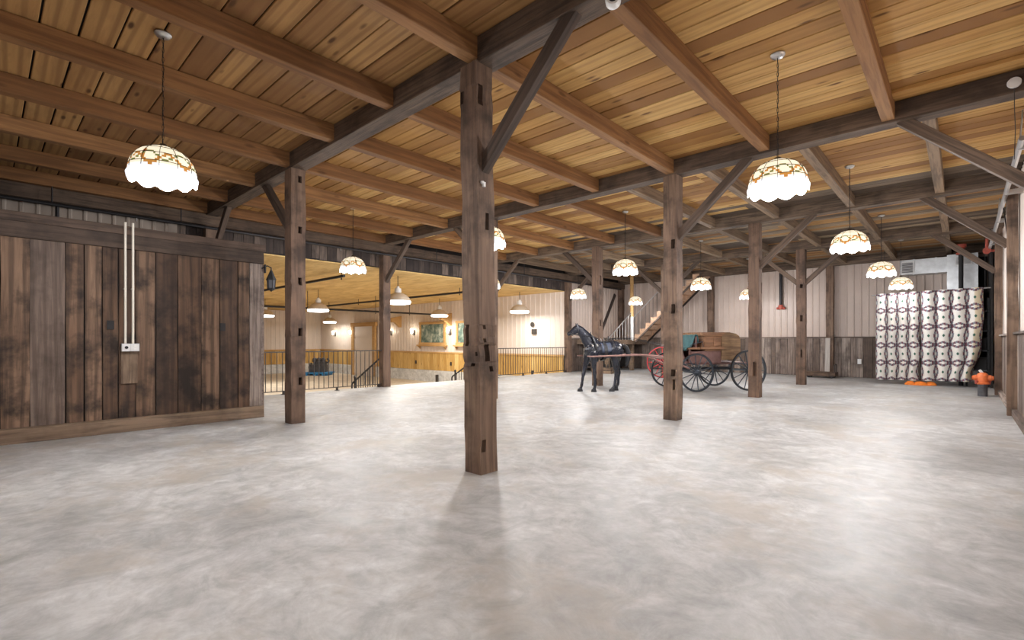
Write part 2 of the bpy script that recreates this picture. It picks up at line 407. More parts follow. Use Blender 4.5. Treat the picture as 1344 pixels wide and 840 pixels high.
# ================================================================== STRUCTURE
# floor slab of the barn
floor = struct(MB().box(((XW + XL) / 2 + 0.07, (YF + YK) / 2, -0.1), (XW - XL + 0.3, YF - YK + 0.6, 0.2)).build('floor', 'concrete'))
floor_lower = struct(MB().box(((XL + XLL) / 2, (YL + YK) / 2, ZL - 0.1), (XL - XLL + 0.3, YL - YK + 0.6, 0.2)).build('floor_lower', 'tan_floor'))
ceil_lower = struct(MB().box(((XL + XLL) / 2 - 0.08, (YL + YK) / 2, ZLC + 0.06), (XL - XLL + 0.07, YL - YK + 0.4, 0.12)).build('ceiling_lower', 'ply'))

# ceiling: deck slab, boards across the bays, joists along the building
ceiling = struct(MB().box(((XW + XL) / 2, (YF + YK) / 2, ZC + 0.10), (XW - XL + 0.5, YF - YK + 0.5, 0.1)).build('ceiling', 'dark_void'))
edges = [YK] + YB[:-1] + [YF]
for bay in range(len(edges) - 1):
    ya, yb = edges[bay], edges[bay + 1]
    w0 = [0.30, 0.30, 0.245, 0.25, 0.25, 0.26][bay]
    n = max(1, round((yb - ya) / w0)); w = (yb - ya) / n
    for i in range(n):
        y = ya + w * (i + 0.5)
        jx = random.choice([-2.26, -3.8, -5.3, -6.85, -8.41, -9.9])
        for (xa, xb) in ((XW, jx), (jx, XL)):
            r = random.random()
            mat = 'pine'
            if bay <= 1: mat = 'pine_warm'
            if bay == 3 and i >= n - 4 and xa > -1: mat = 'grey_ceiling'
            if bay == 4: mat = 'grey_ceiling' if r < 0.8 else 'pine_warm'
            if bay == 5: mat = 'grey_ceiling' if r < 0.55 else 'pine_warm'
            zz = ZC + 0.012 + random.uniform(0, 0.008)
            board('board', xa - xb - 0.006, w - random.uniform(0.008, 0.02), 0.024, mat, (1, 0, 0), (0, -1, 0), ((xa + xb) / 2, y, zz), ceiling)
# loose doubling board on the ceiling next to the second beam
board('board', 1.7, 0.2, 0.05, 'pine', (1, 0, 0), (0, -1, 0), (0.02, 7.93, ZC - 0.026), ceiling)
JA = [0.62, -0.73, -2.26, -3.8, -5.34, -6.87, -8.41, -9.95, -11.48, -12.85]
JB = [-0.3, -1.8, -3.3, -4.8, -6.3, -7.8, -9.3, -10.8, -12.3]
for bay in range(len(edges) - 1):
    ya, yb = edges[bay], edges[bay + 1]
    for x in (JA if bay <= 2 else JB):
        if bay >= 3 and x == -0.3: x = -0.33
        mat = 'joist' if bay <= 2 else ('joist_grey' if (bay >= 4 or x > -5.5) else 'joist')
        board('joist', yb - ya - 0.2, 0.235, 0.14, mat, (0, 1, 0), (0, 0, 1), (x, (ya + yb) / 2, ZC - 0.117), ceiling)

# ---- far wall
wall_far = struct(MB().box(((XW + XL) / 2, YF + 0.16, 2.35), (XW - XL + 0.5, 0.2, 4.9)).build('wall_far', 'dark_void'))
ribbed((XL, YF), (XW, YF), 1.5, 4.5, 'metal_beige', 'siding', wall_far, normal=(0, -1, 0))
x = XL
while x < XW - 0.05:
    w = random.uniform(0.16, 0.30); w = min(w, XW - x)
    board('board', 1.50 + random.uniform(-0.02, 0.02), w - 0.012, 0.03, 'barn_grey', (0, 0, 1), (1, 0, 0), (x + w / 2, YF - 0.035 - random.uniform(0, .012), 0.76), wall_far, 0.004)
    x += w
board('rail', XW - XL, 0.08, 0.05, 'barn_grey', (1, 0, 0), (0, 1, 0), ((XW + XL) / 2, YF - 0.042, 1.54), wall_far)

# ---- right wall
wall_right = struct(MB().box((XW + 0.16, (YF + YK) / 2, 2.35), (0.2, YF - YK + 0.5, 4.9)).build('wall_right', 'dark_void'))
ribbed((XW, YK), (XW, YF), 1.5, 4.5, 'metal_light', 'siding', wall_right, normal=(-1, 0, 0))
y = YK
while y < YF - 0.05:
    w = random.uniform(0.2, 0.36); w = min(w, YF - y)
    board('board', 1.50, w - 0.03, 0.03, 'barn_grey', (0, 0, 1), (0, -1, 0), (XW - 0.035, y + w / 2, 0.76), wall_right, 0.004)
    y += w
stops = [YK] + [q for yb_ in YB[1:5] for q in (yb_ - 0.073, yb_ + 0.073)] + [YF - 0.2 - 0.073]
for a, b_ in zip(stops[0::2], stops[1::2]):
    board('rail', b_ - a, 0.08, 0.04, 'barn_grey', (0, 1, 0), (1, 0, 0), (XW - 0.07, (a + b_) / 2, 1.54), wall_right)
    board('sill', b_ - a, 0.14, 0.10, 'barn_grey', (0, 1, 0), (0, 0, 1), (XW - 0.075, (a + b_) / 2, 0.06), wall_right)

# ---- left wall: siding behind the partition, header over the openings, siding and wainscot in the corner
ya3, yd3 = 3.634, 17.829
wall_left = struct(MB().box((XL - 0.16, (YB[4] + YF) / 2, 2.35), (0.2, YF - YB[4], 4.9)).build('wall_left', 'dark_void'))
MB().box((XL - 0.1, (YK + 3.4) / 2, 1.85), (0.16, 3.4 - YK, 5.6)).build('backing', 'dark_void', wall_left)
MB().box((XL - 0.11, (3.4 + yd3) / 2, 4.15), (0.14, yd3 - 3.4, 1.0)).build('header_backing', 'dark_void', wall_left)
ribbed((XL, YK), (XL, 3.0), 0, 4.3, 'metal_shaded', 'siding', wall_left, normal=(1, 0, 0), thick=0.02)
ribbed((XL, YB[4] + .12), (XL, YF), 1.5, 4.4, 'metal_beige', 'siding', wall_left, normal=(1, 0, 0))
y = 2.9
while y < yd3:
    w = random.uniform(0.19, 0.30)
    z0 = 3.68 + random.uniform(-0.012, 0.012)
    board('board', 4.42 - z0, w - 0.01, 0.03, 'barn_dark', (0, 0, 1), (0, 1, 0), (XL - 0.026 + random.uniform(0, .01), y + w / 2, (z0 + 4.42) / 2), wall_left, 0.003)
    y += w
y = YB[4] + 0.12
while y < YF - 0.36:
    w = min(random.uniform(0.2, 0.33), YF - 0.318 - y)
    board('board', 1.50, w - 0.012, 0.03, 'barn_grey', (0, 0, 1), (0, 1, 0), (XL + 0.035, y + w / 2, 0.76), wall_left, 0.004)
    y += w
board('rail', YF - YB[4] - 0.436, 0.08, 0.05, 'barn_grey', (0, 1, 0), (1, 0, 0), (XL + 0.06, (YF - .32 + YB[4] + .12) / 2, 1.54), wall_left)
board('brace_board', 2.6, 0.05, 0.16, 'barn_dark', Vector((0, 1.55, 2.3)), (1, 0, 0), (XL + 0.042, 21.28, 2.70), wall_left)
# retaining wall and edge below the railings
ret = struct(MB().box((XL - 0.04, (YK + yd3) / 2, ZL / 2 - 0.01), (0.2, yd3 - YK, -ZL - 0.02)).build('wall_retaining', 'curb'))
# ---- back wall behind the camera
wall_back = struct(MB().box(((XW + XL) / 2, YK - 0.16, 2.35), (XW - XL + 0.5, 0.2, 4.9)).build('wall_back', 'dark_void'))
ribbed((XL, YK), (XW, YK), 0, 4.5, 'metal_beige', 'siding', wall_back, normal=(0, 1, 0))

# ---- partition box with barn boards (left of the picture)
XP = -9.55
wall_part = struct(MB().box((XP - 0.09, (YK + 3.5) / 2, 1.55), (0.1, 3.5 - YK, 3.1)).build('wall_partition', 'dark_void'))
MB().box(((XP + XL) / 2 - 0.05, 3.44, 1.55), (XP - XL - 0.1, 0.1, 3.1)).build('end_wall', 'barn_trim', wall_part)
def yp(u, v=0, xx=XP):   # plan position along the partition of a measured column
    k = (u - 672) / 640.8; s_, c_ = math.sin(YAW), math.cos(YAW)
    return (k * (-xx * s_) - xx * c_) / (s_ - k * c_)
cols = [-130, -85, -45, 0, 39, 86, 110, 134, 155, 178, 204, 233, 264, 288, 312, 327, 343]
cols = [c for c in cols if c >= -130]
yy = [yp(c) for c in cols]
bm_mats = ['barn', 'barn', 'barn', 'barn', 'barn_pale', 'barn', 'barn', 'barn', 'barn', 'barn', 'barn', 'barn', 'barn', 'barn', 'barn', 'barn_grey']
for i in range(len(yy) - 1):
    a, b_ = yy[i], yy[i + 1]
    board('board', 2.96, b_ - a - random.uniform(0.006, 0.016), 0.035, bm_mats[i], (0, 0, 1), (0, 1, 0), (XP + 0.0 + random.uniform(-0.006, 0.01), (a + b_) / 2, 1.50), wall_part, 0.005)
y = yy[0]
while y > YK + 0.1:
    w = min(0.33, y - YK)
    board('board', 2.96, w - 0.012, 0.035, 'barn', (0, 0, 1), (0, 1, 0), (XP, y - w / 2, 1.5), wall_part, 0.005); y -= w
ye = yy[-1]
board('baseboard', ye - YK + 0.02, 0.21, 0.09, 'sill', (0, 1, 0), (0, 0, 1), (XP + 0.06, (ye + YK) / 2, 0.105), wall_part)
board('top_trim', ye - YK + 0.03, 0.30, 0.06, 'barn_trim', (0, 1, 0), (0, 0, 1), (XP + 0.045, (ye + YK) / 2, 2.97), wall_part)
board('top_trim', ye - YK + 0.05, 0.13, 0.09, 'barn_trim', (0, 1, 0), (0, 0, 1), (XP + 0.06, (ye + YK) / 2 + 0.01, 3.10), wall_part)
MB().box((XP - 0.06, 3.45, 1.5), (0.12, 0.2, 2.96)).build('corner_stud', 'barn_grey', wall_part)

# ---- lower hall walls
wlf = struct(MB().box(((XL + XLL) / 2, YL + 0.17, 1.4), (XL - XLL, 0.2, 4.9)).build('wall_lower_far', 'curb'))
ribbed((XLL, YL), (XL, YL), 0.72, ZLC, 'metal_light', 'siding', wlf, normal=(0, -1, 0), pitch=0.3)
MB().box(((XL + XLL) / 2, YL - 0.02, (ZL - 0.30) / 2), (XL - XLL, 0.24, -0.30 - ZL)).build('curb', 'curb', wlf)
wll = struct(MB().box((XLL - 0.17, (YK + YL) / 2, 1.4), (0.2, YL - YK, 4.9)).build('wall_lower_left', 'curb'))
ribbed((XLL, YK), (XLL, YL), 0.72, ZLC, 'metal_light', 'siding', wll, normal=(1, 0, 0), pitch=0.3)
MB().box((XLL + 0.02, (YK + YL) / 2, (ZL - 0.30) / 2), (0.24, YL - YK, -0.30 - ZL)).build('curb', 'curb', wll)
wlb = struct(MB().box(((XL + XLL) / 2, YK - 0.1, 1.4), (XL - XLL, 0.2, 4.9)).build('wall_lower_back', 'metal_light'))
x = XLL + 0.02
DOOR0, DOOR1 = -31.3, -28.6
while x < XL - 0.2:
    w = random.uniform(0.26, 0.36)
    if not (x + w > DOOR0 and x < DOOR1):
        board('board', 1.0, w - 0.01, 0.04, 'wainscot', (0, 0, 1), (1, 0, 0), (x + w / 2, YL - 0.035, 0.21), wlf)
    x += w
for a, b_ in ((XLL, DOOR0), (DOOR1, XL)):
    board('rail', b_ - a, 0.09, 0.05, 'gold_trim', (1, 0, 0), (0, 0, 1), ((a + b_) / 2, YL - 0.06, 0.735), wlf)
y = YL - 0.1
while y > 8.5:
    w = random.uniform(0.28, 0.38)
    board('board', 1.0, w - 0.01, 0.04, 'wainscot', (0, 0, 1), (0, -1, 0), (XLL + 0.035, y - w / 2, 0.21), wll)
    y -= w
board('rail', 9, 0.09, 0.05, 'gold_trim', (0, 1, 0), (0, 0, 1), (XLL + 0.06, YL - 4.5, 0.735), wll)
door = struct(MB().box(((DOOR0 + DOOR1) / 2, YL - 0.12, 0.75), (DOOR1 - DOOR0, 0.06, 3.38)).build('door_1', 'metal_light'))
for i in range(4):
    MB().box(((DOOR0 + DOOR1) / 2, YL - 0.16, -0.45 + i * 0.83), (DOOR1 - DOOR0 - 0.3, 0.03, 0.72)).build('panel', 'metal_light', door)
for xx in (DOOR0, DOOR1):
    MB().box((xx, YL - 0.15, 0.8), (0.3, 0.16, 3.5)).build('door_frame', 'gold_trim', door)
MB().box(((DOOR0 + DOOR1) / 2, YL - 0.15, 2.52), (DOOR1 - DOOR0 + 0.5, 0.18, 0.26)).build('door_frame', 'gold_trim', door)

# ================================================================== TIMBER FRAME
def post_mesh(s, h, holes, seed):
    """square hewn post; holes = (face, across 0..1, z, width m, height m); faces L(-y) R(+x) B(+y) W(-x)"""
    rnd = random.Random(seed)
    hs = s / 2
    zc = sorted(set([0, h] + [round(h * i / 9, 3) for i in range(1, 9)] + [round(z + k * hh / 2, 3) for (_, _, z, _, hh) in holes for k in (-1, 1)]))
    jit = {}
    for cx_ in (-1, 1):
        for cy_ in (-1, 1):
            for z in zc: jit[(cx_, cy_, z)] = (rnd.uniform(-.008, .008), rnd.uniform(-.008, .008))
    b = MB()
    frames = {'L': ((-1, -1), (1, -1)), 'R': ((1, -1), (1, 1)), 'B': ((1, 1), (-1, 1)), 'W': ((-1, 1), (-1, -1))}
    for f, (c0, c1) in frames.items():
        fh = [q for q in holes if q[0] == f]
        us = sorted(set([0.0, 1.0] + [min(0.97, max(0.03, q[1] + k * q[3] / s / 2)) for q in fh for k in (-1, 1)]))
        nrm = Vector((0, -1, 0)) if f == 'L' else Vector((1, 0, 0)) if f == 'R' else Vector((0, 1, 0)) if f == 'B' else Vector((-1, 0, 0))
        def P(u, z):
            a = Vector((c0[0] * hs + jit[(*c0, z)][0], c0[1] * hs + jit[(*c0, z)][1], z))
            c = Vector((c1[0] * hs + jit[(*c1, z)][0], c1[1] * hs + jit[(*c1, z)][1], z))
            return a.lerp(c, u)
        for i in range(len(us) - 1):
            for j in range(len(zc) - 1):
                um, zm = (us[i] + us[i + 1]) / 2, (zc[j] + zc[j + 1]) / 2
                q = [P(us[i], zc[j]), P(us[i + 1], zc[j]), P(us[i + 1], zc[j + 1]), P(us[i], zc[j + 1])]
                hit = any(abs(um - hq[1]) * s < hq[3] / 2 and abs(zm - hq[2]) < hq[4] / 2 for hq in fh)
                if hit:
                    r = [p - nrm * 0.11 for p in q]
                    b.add(q + r, [(0, 1, 5, 4), (1, 2, 6, 5), (2, 3, 7, 6), (3, 0, 4, 7)]); b.add(r, [(0, 1, 2, 3)])
                else: b.add(q, [(0, 1, 2, 3)])
    for z in (0, h):
        b.add([(cx_ * hs + jit[(cx_, cy_, z)][0], cy_ * hs + jit[(cx_, cy_, z)][1], z) for cx_, cy_ in ((-1, -1), (1, -1), (1, 1), (-1, 1))], [(0, 1, 2, 3)])
    me = bpy.data.meshes.new('timber_post'); me.from_pydata(b.v, [], b.f)
    bm = bmesh.new(); bm.from_mesh(me); bmesh.ops.remove_doubles(bm, verts=bm.verts, dist=1e-5)
    bmesh.ops.recalc_face_normals(bm, faces=bm.faces)
    # grain material expects length along local x: swap axes (x,y,z) -> (z,x,y)
    for v in bm.verts: v.co = Vector((v.co.z, v.co.x, v.co.y))
    bm.to_mesh(me); bm.free(); me.materials.append(M['post'])
    return me
PM = Matrix(((0, 1, 0, 0), (0, 0, 1, 0), (1, 0, 0, 0), (0, 0, 0, 1)))   # local (z,x,y) back to (x,y,z)

def zat(v, x, y):
    d = y * math.cos(YAW) - x * math.sin(YAW); return 1.4 + (447.5 - v) * d / 640.8
HOLES = {
 (1, 1): [('L', .25, 440, .05, 28), ('L', .12, 130, .05, 16), ('R', .25, 132, .07, 26), ('R', .45, 463, .07, 22), ('R', .30, 430, .04, 5), ('R', .32, 447, .04, 5), ('L', .8, 464, .035, 5), ('L', .6, 478, .06, 4), ('R', .72, 484, .05, 7), ('R', .55, 293, .05, 22), ('R', .2, 582, .06, 16)],
 (1, 2): [('R', .62, 237, .065, 9), ('R', .62, 303, .065, 9), ('R', .62, 370, .065, 10), ('R', .63, 436, .065, 10), ('R', .64, 500, .065, 10)],
 (2, 1): [('L', .72, 322, .07, 12), ('L', .72, 406, .07, 12), ('L', .75, 489, .08, 9), ('L', .8, 504, .05, 14)],
 (3, 1): [('R', .8, 378, .05, 14), ('R', .8, 414, .05, 14), ('L', .6, 484, .09, 18)],
 (4, 1): [('L', .6, 418, .07, 8), ('L', .6, 464, .05, 10), ('L', .6, 376, .08, 5)],
 (3, 2): [('R', .4, 368, .07, 12), ('R', .4, 424, .07, 8), ('L', .6, 500, .07, 8)],
 (2, 3): [('L', .15, 420, .05, 8), ('L', .15, 440, .05, 8), ('L', .15, 400, .05, 8)],
}
BR = {(1, 1): [1], (1, 2): [-1], (1, 3): [1], (2, 1): [1], (2, 2): [-1], (2, 3): [1], (3, 1): [1], (3, 2): [-1], (3, 3): [1], (4, 1): [-1, 1], (4, 2): [-1, 1], (4, 3): [1],
      (1, 0): [-1], (2, 0): [-1], (3, 0): [-1], (4, 0): [-1]}
PLABEL = {
 (1, 1): 'thick hewn timber post standing alone on open floor, many mortise holes',
 (1, 2): 'hewn timber post with a column of square mortise holes, beside the barn-board partition',
 (1, 3): 'timber post rising behind the dark barn-board partition',
 (2, 1): 'hewn timber post in front of the wagon shafts and front wheel',
 (2, 2): 'timber post in the middle row, one bay before the horse post',
 (2, 3): 'notched timber post at the stair end of the railing by the lower hall',
 (3, 1): 'hewn timber post in front of the wagon rear wheel',
 (3, 2): 'hewn timber post directly behind the black horse',
 (3, 3): 'timber post where the railing opposite the paintings begins',
 (4, 1): 'timber post with two knee braces standing behind the wagon rear',
 (4, 2): 'timber post with the red wheel leaning on it',
 (4, 3): 'timber post at end of railing beside horse head, boards at its foot',
 (1, 0): 'timber post on the right wall level with the lone post row',
 (2, 0): 'timber post on the right wall level with the wagon shaft post',
 (3, 0): 'reddish timber post on right wall between siding panels',
 (4, 0): 'timber post on right wall next to the orange standpipe',
 (5, 0): 'timber post in the dark corner behind the quilts',
 (5, 1): 'timber post against far wall beside the low platform cart',
 (5, 2): 'timber post against far wall behind the wagon box',
 (5, 3): 'dark timber post in the corner behind the staircase',
}
for bi in range(1, 6):
    for ri in range(4):
        x, y = XR[ri], YB[bi]
        holes = [(f, a, zat(v, x, y), w, hp * (y * math.cos(YAW) - x * math.sin(YAW)) / 640.8) for f, a, v, w, hp in HOLES.get((bi, ri), [])]
        if bi == 5: y = YF - 0.2
        if ri == 3: x = XR[3]
        if ri == 0: x = 0.69
        p = put('timber_post', post_mesh(PS if ri else 0.15, ZB + 0.01 if ri != 3 else ZB - 0.22, holes, bi * 10 + ri), None, Matrix.Translation((x, y, 0)) @ (Matrix.Rotation(math.radians(-.75 if (bi, ri) == (1, 1) else 0), 4, (-math.sin(YAW), math.cos(YAW), 0))) @ PM)
        tag(p, PLABEL[(bi, ri)], 'post', 'hewn timber posts of the barn frame')
        for s_ in BR.get((bi, ri), []):
            a = Vector((s_ * (PS / 2 - 0.05), 0, 3.22)); c = Vector((s_ * (PS / 2 + 1.15), 0, ZB + 0.02))
            d = (c - a).normalized(); me = board_mesh((c - a).length + 0.06, 0.135, 0.10, 'brace')
            q = put('knee_brace', me, p); q.matrix_basis = PM.inverted() @ axes(d, d.cross(Vector((0, 1, 0))), (a + c) / 2)

BLAB = ['heavy beam overhead behind the viewpoint across the barn', 'heavy hewn beam on top of the lone post with small camera',
        'heavy hewn beam on top of the post before the wagon shafts', 'heavy hewn beam over the wagon rear and the horse post',
        'heavy hewn beam on the doubly braced post behind the wagon', 'heavy beam along top of the far wall']
for i, y in enumerate(YB):
    yy_ = y if i < 5 else YF - 0.2
    o = put('timber_beam', board_mesh(XW - XL - 0.02, 0.27, 0.25, 'beam', 0.006), None, axes((1, 0, 0), (0, 0, 1), ((XW + XL) / 2, yy_, ZB + 0.135)))
    tag(o, BLAB[i], 'beam', 'cross beams of the barn ceiling')
o = put('timber_plate', board_mesh(YF - YK - 0.1, 0.26, 0.2, 'beam', 0.006), None, axes((0, 1, 0), (0, 0, 1), (XL + 0.16, (YF + YK) / 2, ZB - 0.10)))
tag(o, 'long dark wall plate beam above the header boards of the openings', 'beam')

# ================================================================== PENDANT LAMPS
def shade_mesh():
    b = MB(); n = 96
    key = [(0.045, 0.345), (0.10, 0.336), (0.15, 0.316), (0.195, 0.288), (0.232, 0.252), (0.260, 0.212), (0.280, 0.168), (0.292, 0.120), (0.298, 0.07)]
    rows = []
    for (r0, z0), (r1, z1) in zip(key[:-1], key[1:]): rows += [(r0, z0), ((r0 + r1) / 2 * 1.004, (z0 + z1) / 2)]
    rows.append(key[-1])
    vs = [(r * math.cos(2 * PI * j / n), r * math.sin(2 * PI * j / n), z) for r, z in rows for j in range(n)]
    for i in range(len(rows) - 1):
        for j in range(n):
            th = 2 * PI * (j + .5) / n; mi = 0
            c1 = 12.2 + 2.3 * math.sin(6 * th); c2 = 10.8 - 2.0 * math.sin(6 * th + .5)
            fl = math.hypot((i - 9.5) / 2.4, math.sin(3 * th) * 3.2 if math.cos(3 * th) > 0 else 9)
            if abs(i - c1) < 0.75: mi = 1
            elif abs(i - c2) < 0.5: mi = 3
            elif fl < 0.45: mi = 2
            elif fl < 0.95: mi = 1
            elif i >= 15: mi = 4
            b.add([vs[i * n + j], vs[i * n + (j + 1) % n], vs[(i + 1) * n + (j + 1) % n], vs[(i + 1) * n + j]], [(0, 1, 2, 3)], mi)
    # scalloped skirt
    for j in range(n):
        q = []
        for k in (j, j + 1):
            th = 2 * PI * k / n; sc = abs(math.sin(5 * th))
            q.append((Vector((0.298 * math.cos(th), 0.298 * math.sin(th), 0.07)), Vector((0.312 * math.cos(th), 0.312 * math.sin(th), 0.04)), Vector((0.302 * math.cos(th), 0.302 * math.sin(th), 0.02 - 0.045 * sc))))
        b.add([q[0][0], q[1][0], q[1][1], q[0][1]], [(0, 1, 2, 3)], 4); b.add([q[0][1], q[1][1], q[1][2], q[0][2]], [(0, 1, 2, 3)], 4)
    me = b.mesh('shade', ['glass_cream', 'glass_amber', 'glass_red', 'glass_green', 'glass_white'])
    bm = bmesh.new(); bm.from_mesh(me); bmesh.ops.remove_doubles(bm, verts=bm.verts, dist=1e-4); bmesh.ops.recalc_face_normals(bm, faces=bm.faces); bm.to_mesh(me); bm.free()
    me.polygons.foreach_set('use_smooth', [True] * len(me.polygons))
    l = MB(); rows = key; n = 48
    for j in range(0, 48, 4):
        th = 2 * PI * j / 48
        l.tube([(1.012 * r * math.cos(th), 1.012 * r * math.sin(th), z + .002) for r, z in rows], 0.003, 4)
    for r, z in (rows[1], rows[3], rows[5], rows[7]):
        l.tube([(1.012 * r * math.cos(a), 1.012 * r * math.sin(a), z + .002) for a in [2 * PI * i / 32 for i in range(32)]], 0.003, 4, closed=True)
    l.lathe([(0.0, 0.39), (0.03, 0.38), (0.055, 0.35), (0.05, 0.34), (0, 0.34)], 16)
    return me, l.mesh('leading', 'lead')
SH, LEAD = shade_mesh()
CAN = MB().lathe([(0, 0), (0.075, 0), (0.078, -0.012), (0.06, -0.035), (0.02, -0.045), (0.0, -0.045)], 20).mesh('canopy', 'steel', True)
def chain_mesh(top):
    chl = top - 0.05 - 3.06 - 0.38; ch = MB()
    for i in range(int(chl / 0.05)):
        z = -0.045 - i * 0.05; a = (i % 2) * PI / 2
        ch.tube([(0.009 * math.cos(a) * math.cos(t), 0.009 * math.sin(a) * math.cos(t), z - 0.027 + 0.032 * math.sin(t)) for t in [2 * PI * k / 6 for k in range(6)]], 0.0028, 4, closed=True)
    ch.tube([(0.006 * math.sin(i), 0.006 * math.cos(i), -0.04 - i * chl / 24) for i in range(25)], 0.003, 4)
    return ch.mesh('chain', 'iron')
ZJ = ZC - 0.234                                  # underside of the joists, where the lamps of the last row hang
CHM = {ZC: chain_mesh(ZC), ZJ: chain_mesh(ZJ)}
BULB = MB().lathe([(0, 0.14), (0.015, 0.13), (0.035, 0.09), (0.04, 0.06), (0.03, 0.03), (0, 0.018)], 12).mesh('bulb', 'bulb', True)
def pendant(x, y, label, k=1.0):
    top = ZJ if (y > YB[2] and any(abs(x - j) < 0.16 for j in JB)) else ZC
    if top == ZJ: x = min(JB, key=lambda j: abs(j - x))
    t = thing('pendant_lamp', label, 'lamp', (x, y, top), random.uniform(0, 2), 'stained glass pendant lamps')
    put('canopy', CAN, t); put('chain', CHM[top], t)
    dz = Matrix.Translation((0, 0, 3.06 - top))
    s = put('shade', SH, t, dz); put('leading', LEAD, s)
    put('bulb', BULB, t, dz)
    l = bpy.data.lights.new('lamp_light', 'POINT'); l.energy = PENDANT_W * k; l.color = LAMP_COL; l.shadow_soft_size = 0.12
    lo = bpy.data.objects.new('lamp_light', l); C.objects.link(lo); lo.parent = t; lo.location = (0, 0, 3.06 - top - 0.105)
XM = [-1.51, -6.1, -10.7]; YM = [1.27, 6.0, 10.72, 15.45, 20.1]
PL = {(0, 0): 'stained glass pendant lamp above the open floor before the lone post', (1, 0): 'stained glass pendant lamp in front of the barn-board partition with conduits',
      (0, 1): 'stained glass pendant lamp nearest the loose doubled ceiling board', (1, 1): 'stained glass pendant lamp behind the lone thick post', (2, 1): 'stained glass pendant lamp before the notched post and header boards',
      (0, 2): 'stained glass pendant lamp between the right wall and the post before the wagon', (1, 2): 'stained glass pendant lamp above the black horse and shafts', (2, 2): 'stained glass pendant lamp over the top of the lower hall steps',
      (0, 3): 'stained glass pendant lamp in front of the quilts, one bay away', (1, 3): 'stained glass pendant lamp behind the wagon box', (2, 3): 'stained glass pendant lamp above the horse head by the railing end',
      (0, 4): 'stained glass pendant lamp right before the hanging quilts', (1, 4): 'stained glass pendant lamp before the far wall beyond the wagon', (2, 4): 'stained glass pendant lamp beside the staircase pole'}
for i, x in enumerate(XM):
    for j, y in enumerate(YM):
        if (i, j) in PL: pendant(x + {(2, 4): -.15, (0, 4): .09}.get((i, j), 0), y + {(0, 4): -.5, (2, 4): -.2}.get((i, j), 0), PL[(i, j)], {(0, 0): .3, (0, 4): .13, (2, 4): .4, (1, 4): .6}.get((i, j), 1))

# ---- lower hall dome lamps
DOME = MB().lathe([(0.08, 0.34), (0.16, 0.33), (0.30, 0.26), (0.40, 0.15), (0.43, 0.06), (0.42, 0.055), (0.29, 0.25), (0.1, 0.32)], 28).mesh('shade', 'dome_shade', True)
LENS = MB().lathe([(0.425, 0.065), (0.44, 0.03), (0.42, -0.03), (0.3, -0.05), (0, -0.055)], 28).mesh('lens', 'lens_lit', True)
NECK = MB().lathe([(0.0, 0.56), (0.05, 0.56), (0.06, 0.5), (0.11, 0.49), (0.12, 0.36), (0.09, 0.33), (0, 0.33)], 18).mesh('ballast_housing', 'vent', True)
ROD = MB().tube([(0, 0, 0.55), (0, 0, ZLC - 2.7 + 0.01)], 0.012, 6).mesh('rod', 'iron')
def dome(x, y, lab, k=1.0):
    t = thing('dome_lamp', lab, 'lamp', (x, y, 2.7), 0, 'dome lamps of the lower hall')
    put('shade', DOME, t); put('lens', LENS, t); put('ballast_housing', NECK, t); put('rod', ROD, t)
    l = bpy.data.lights.new('dome_light', 'AREA'); l.shape = 'DISK'; l.size = 0.8; l.energy = DOME_W * k; l.color = (1, 0.95, 0.87)
    lo = bpy.data.objects.new('dome_light', l); C.objects.link(lo); lo.parent = t; lo.location = (0, 0, -0.07)
for a in ((-14.15, 9.6, 'large beige dome lamp of the lower hall beside the notched post'), (-20.4, 9.8, 'beige dome lamp of the lower hall over the railing middle'),
          (-26.9, 10.05, 'beige dome lamp of the lower hall next to the black lantern'), (-14.75, 16.5, 'beige dome lamp of the lower hall near the wall bell', .45),
          (-20.1, 16.2, 'beige dome lamp of the lower hall before the framed paintings', .7), (-32.8, 16.6, 'beige dome lamp of the lower hall in the far corner', .3)):
    dome(*a)

# ---- sconces, paintings, brackets on the lower hall wall
def xl(u, y=YL):
    k = (u - 672) / 640.8; s_, c_ = math.sin(YAW), math.cos(YAW)
    return (k * y * c_ - y * s_) / (c_ + k * s_)
SL = ['between the corner and its twin', 'beside the tall door frame', 'beside the notched post', 'left of the framed painting', 'between the two framed paintings']
for u, lab in zip((440.5, 463, 514, 544, 591.5), SL):
    t = thing('wall_sconce', 'lit glass wall sconce on the pale siding ' + lab, 'sconce', (xl(u), YL - 0.02, 1.9), 0, 'sconces of the lower hall')
    MB().box((0, -0.0, 0), (0.16, 0.05, 0.3)).build('backplate', 'dark_iron', t)
    MB().tube([(0, 0, -0.1), (0, -0.12, -0.14), (0, -0.18, -0.05)], 0.018, 6).build('arm', 'dark_iron', t)
    MB().lathe([(0.04, -0.06), (0.08, 0.02), (0.10, 0.22), (0.085, 0.24), (0, 0.2)], 14, (0, -0.18, 0)).build('glass_shade', 'sconce_lit', t, True)
    l = bpy.data.lights.new('sconce_light', 'POINT'); l.energy = SCONCE_W; l.color = (1, 0.85, 0.65); l.shadow_soft_size = 0.1
    lo = bpy.data.objects.new('sconce_light', l); C.objects.link(lo); lo.parent = t; lo.location = (0, -0.35, 0.1)
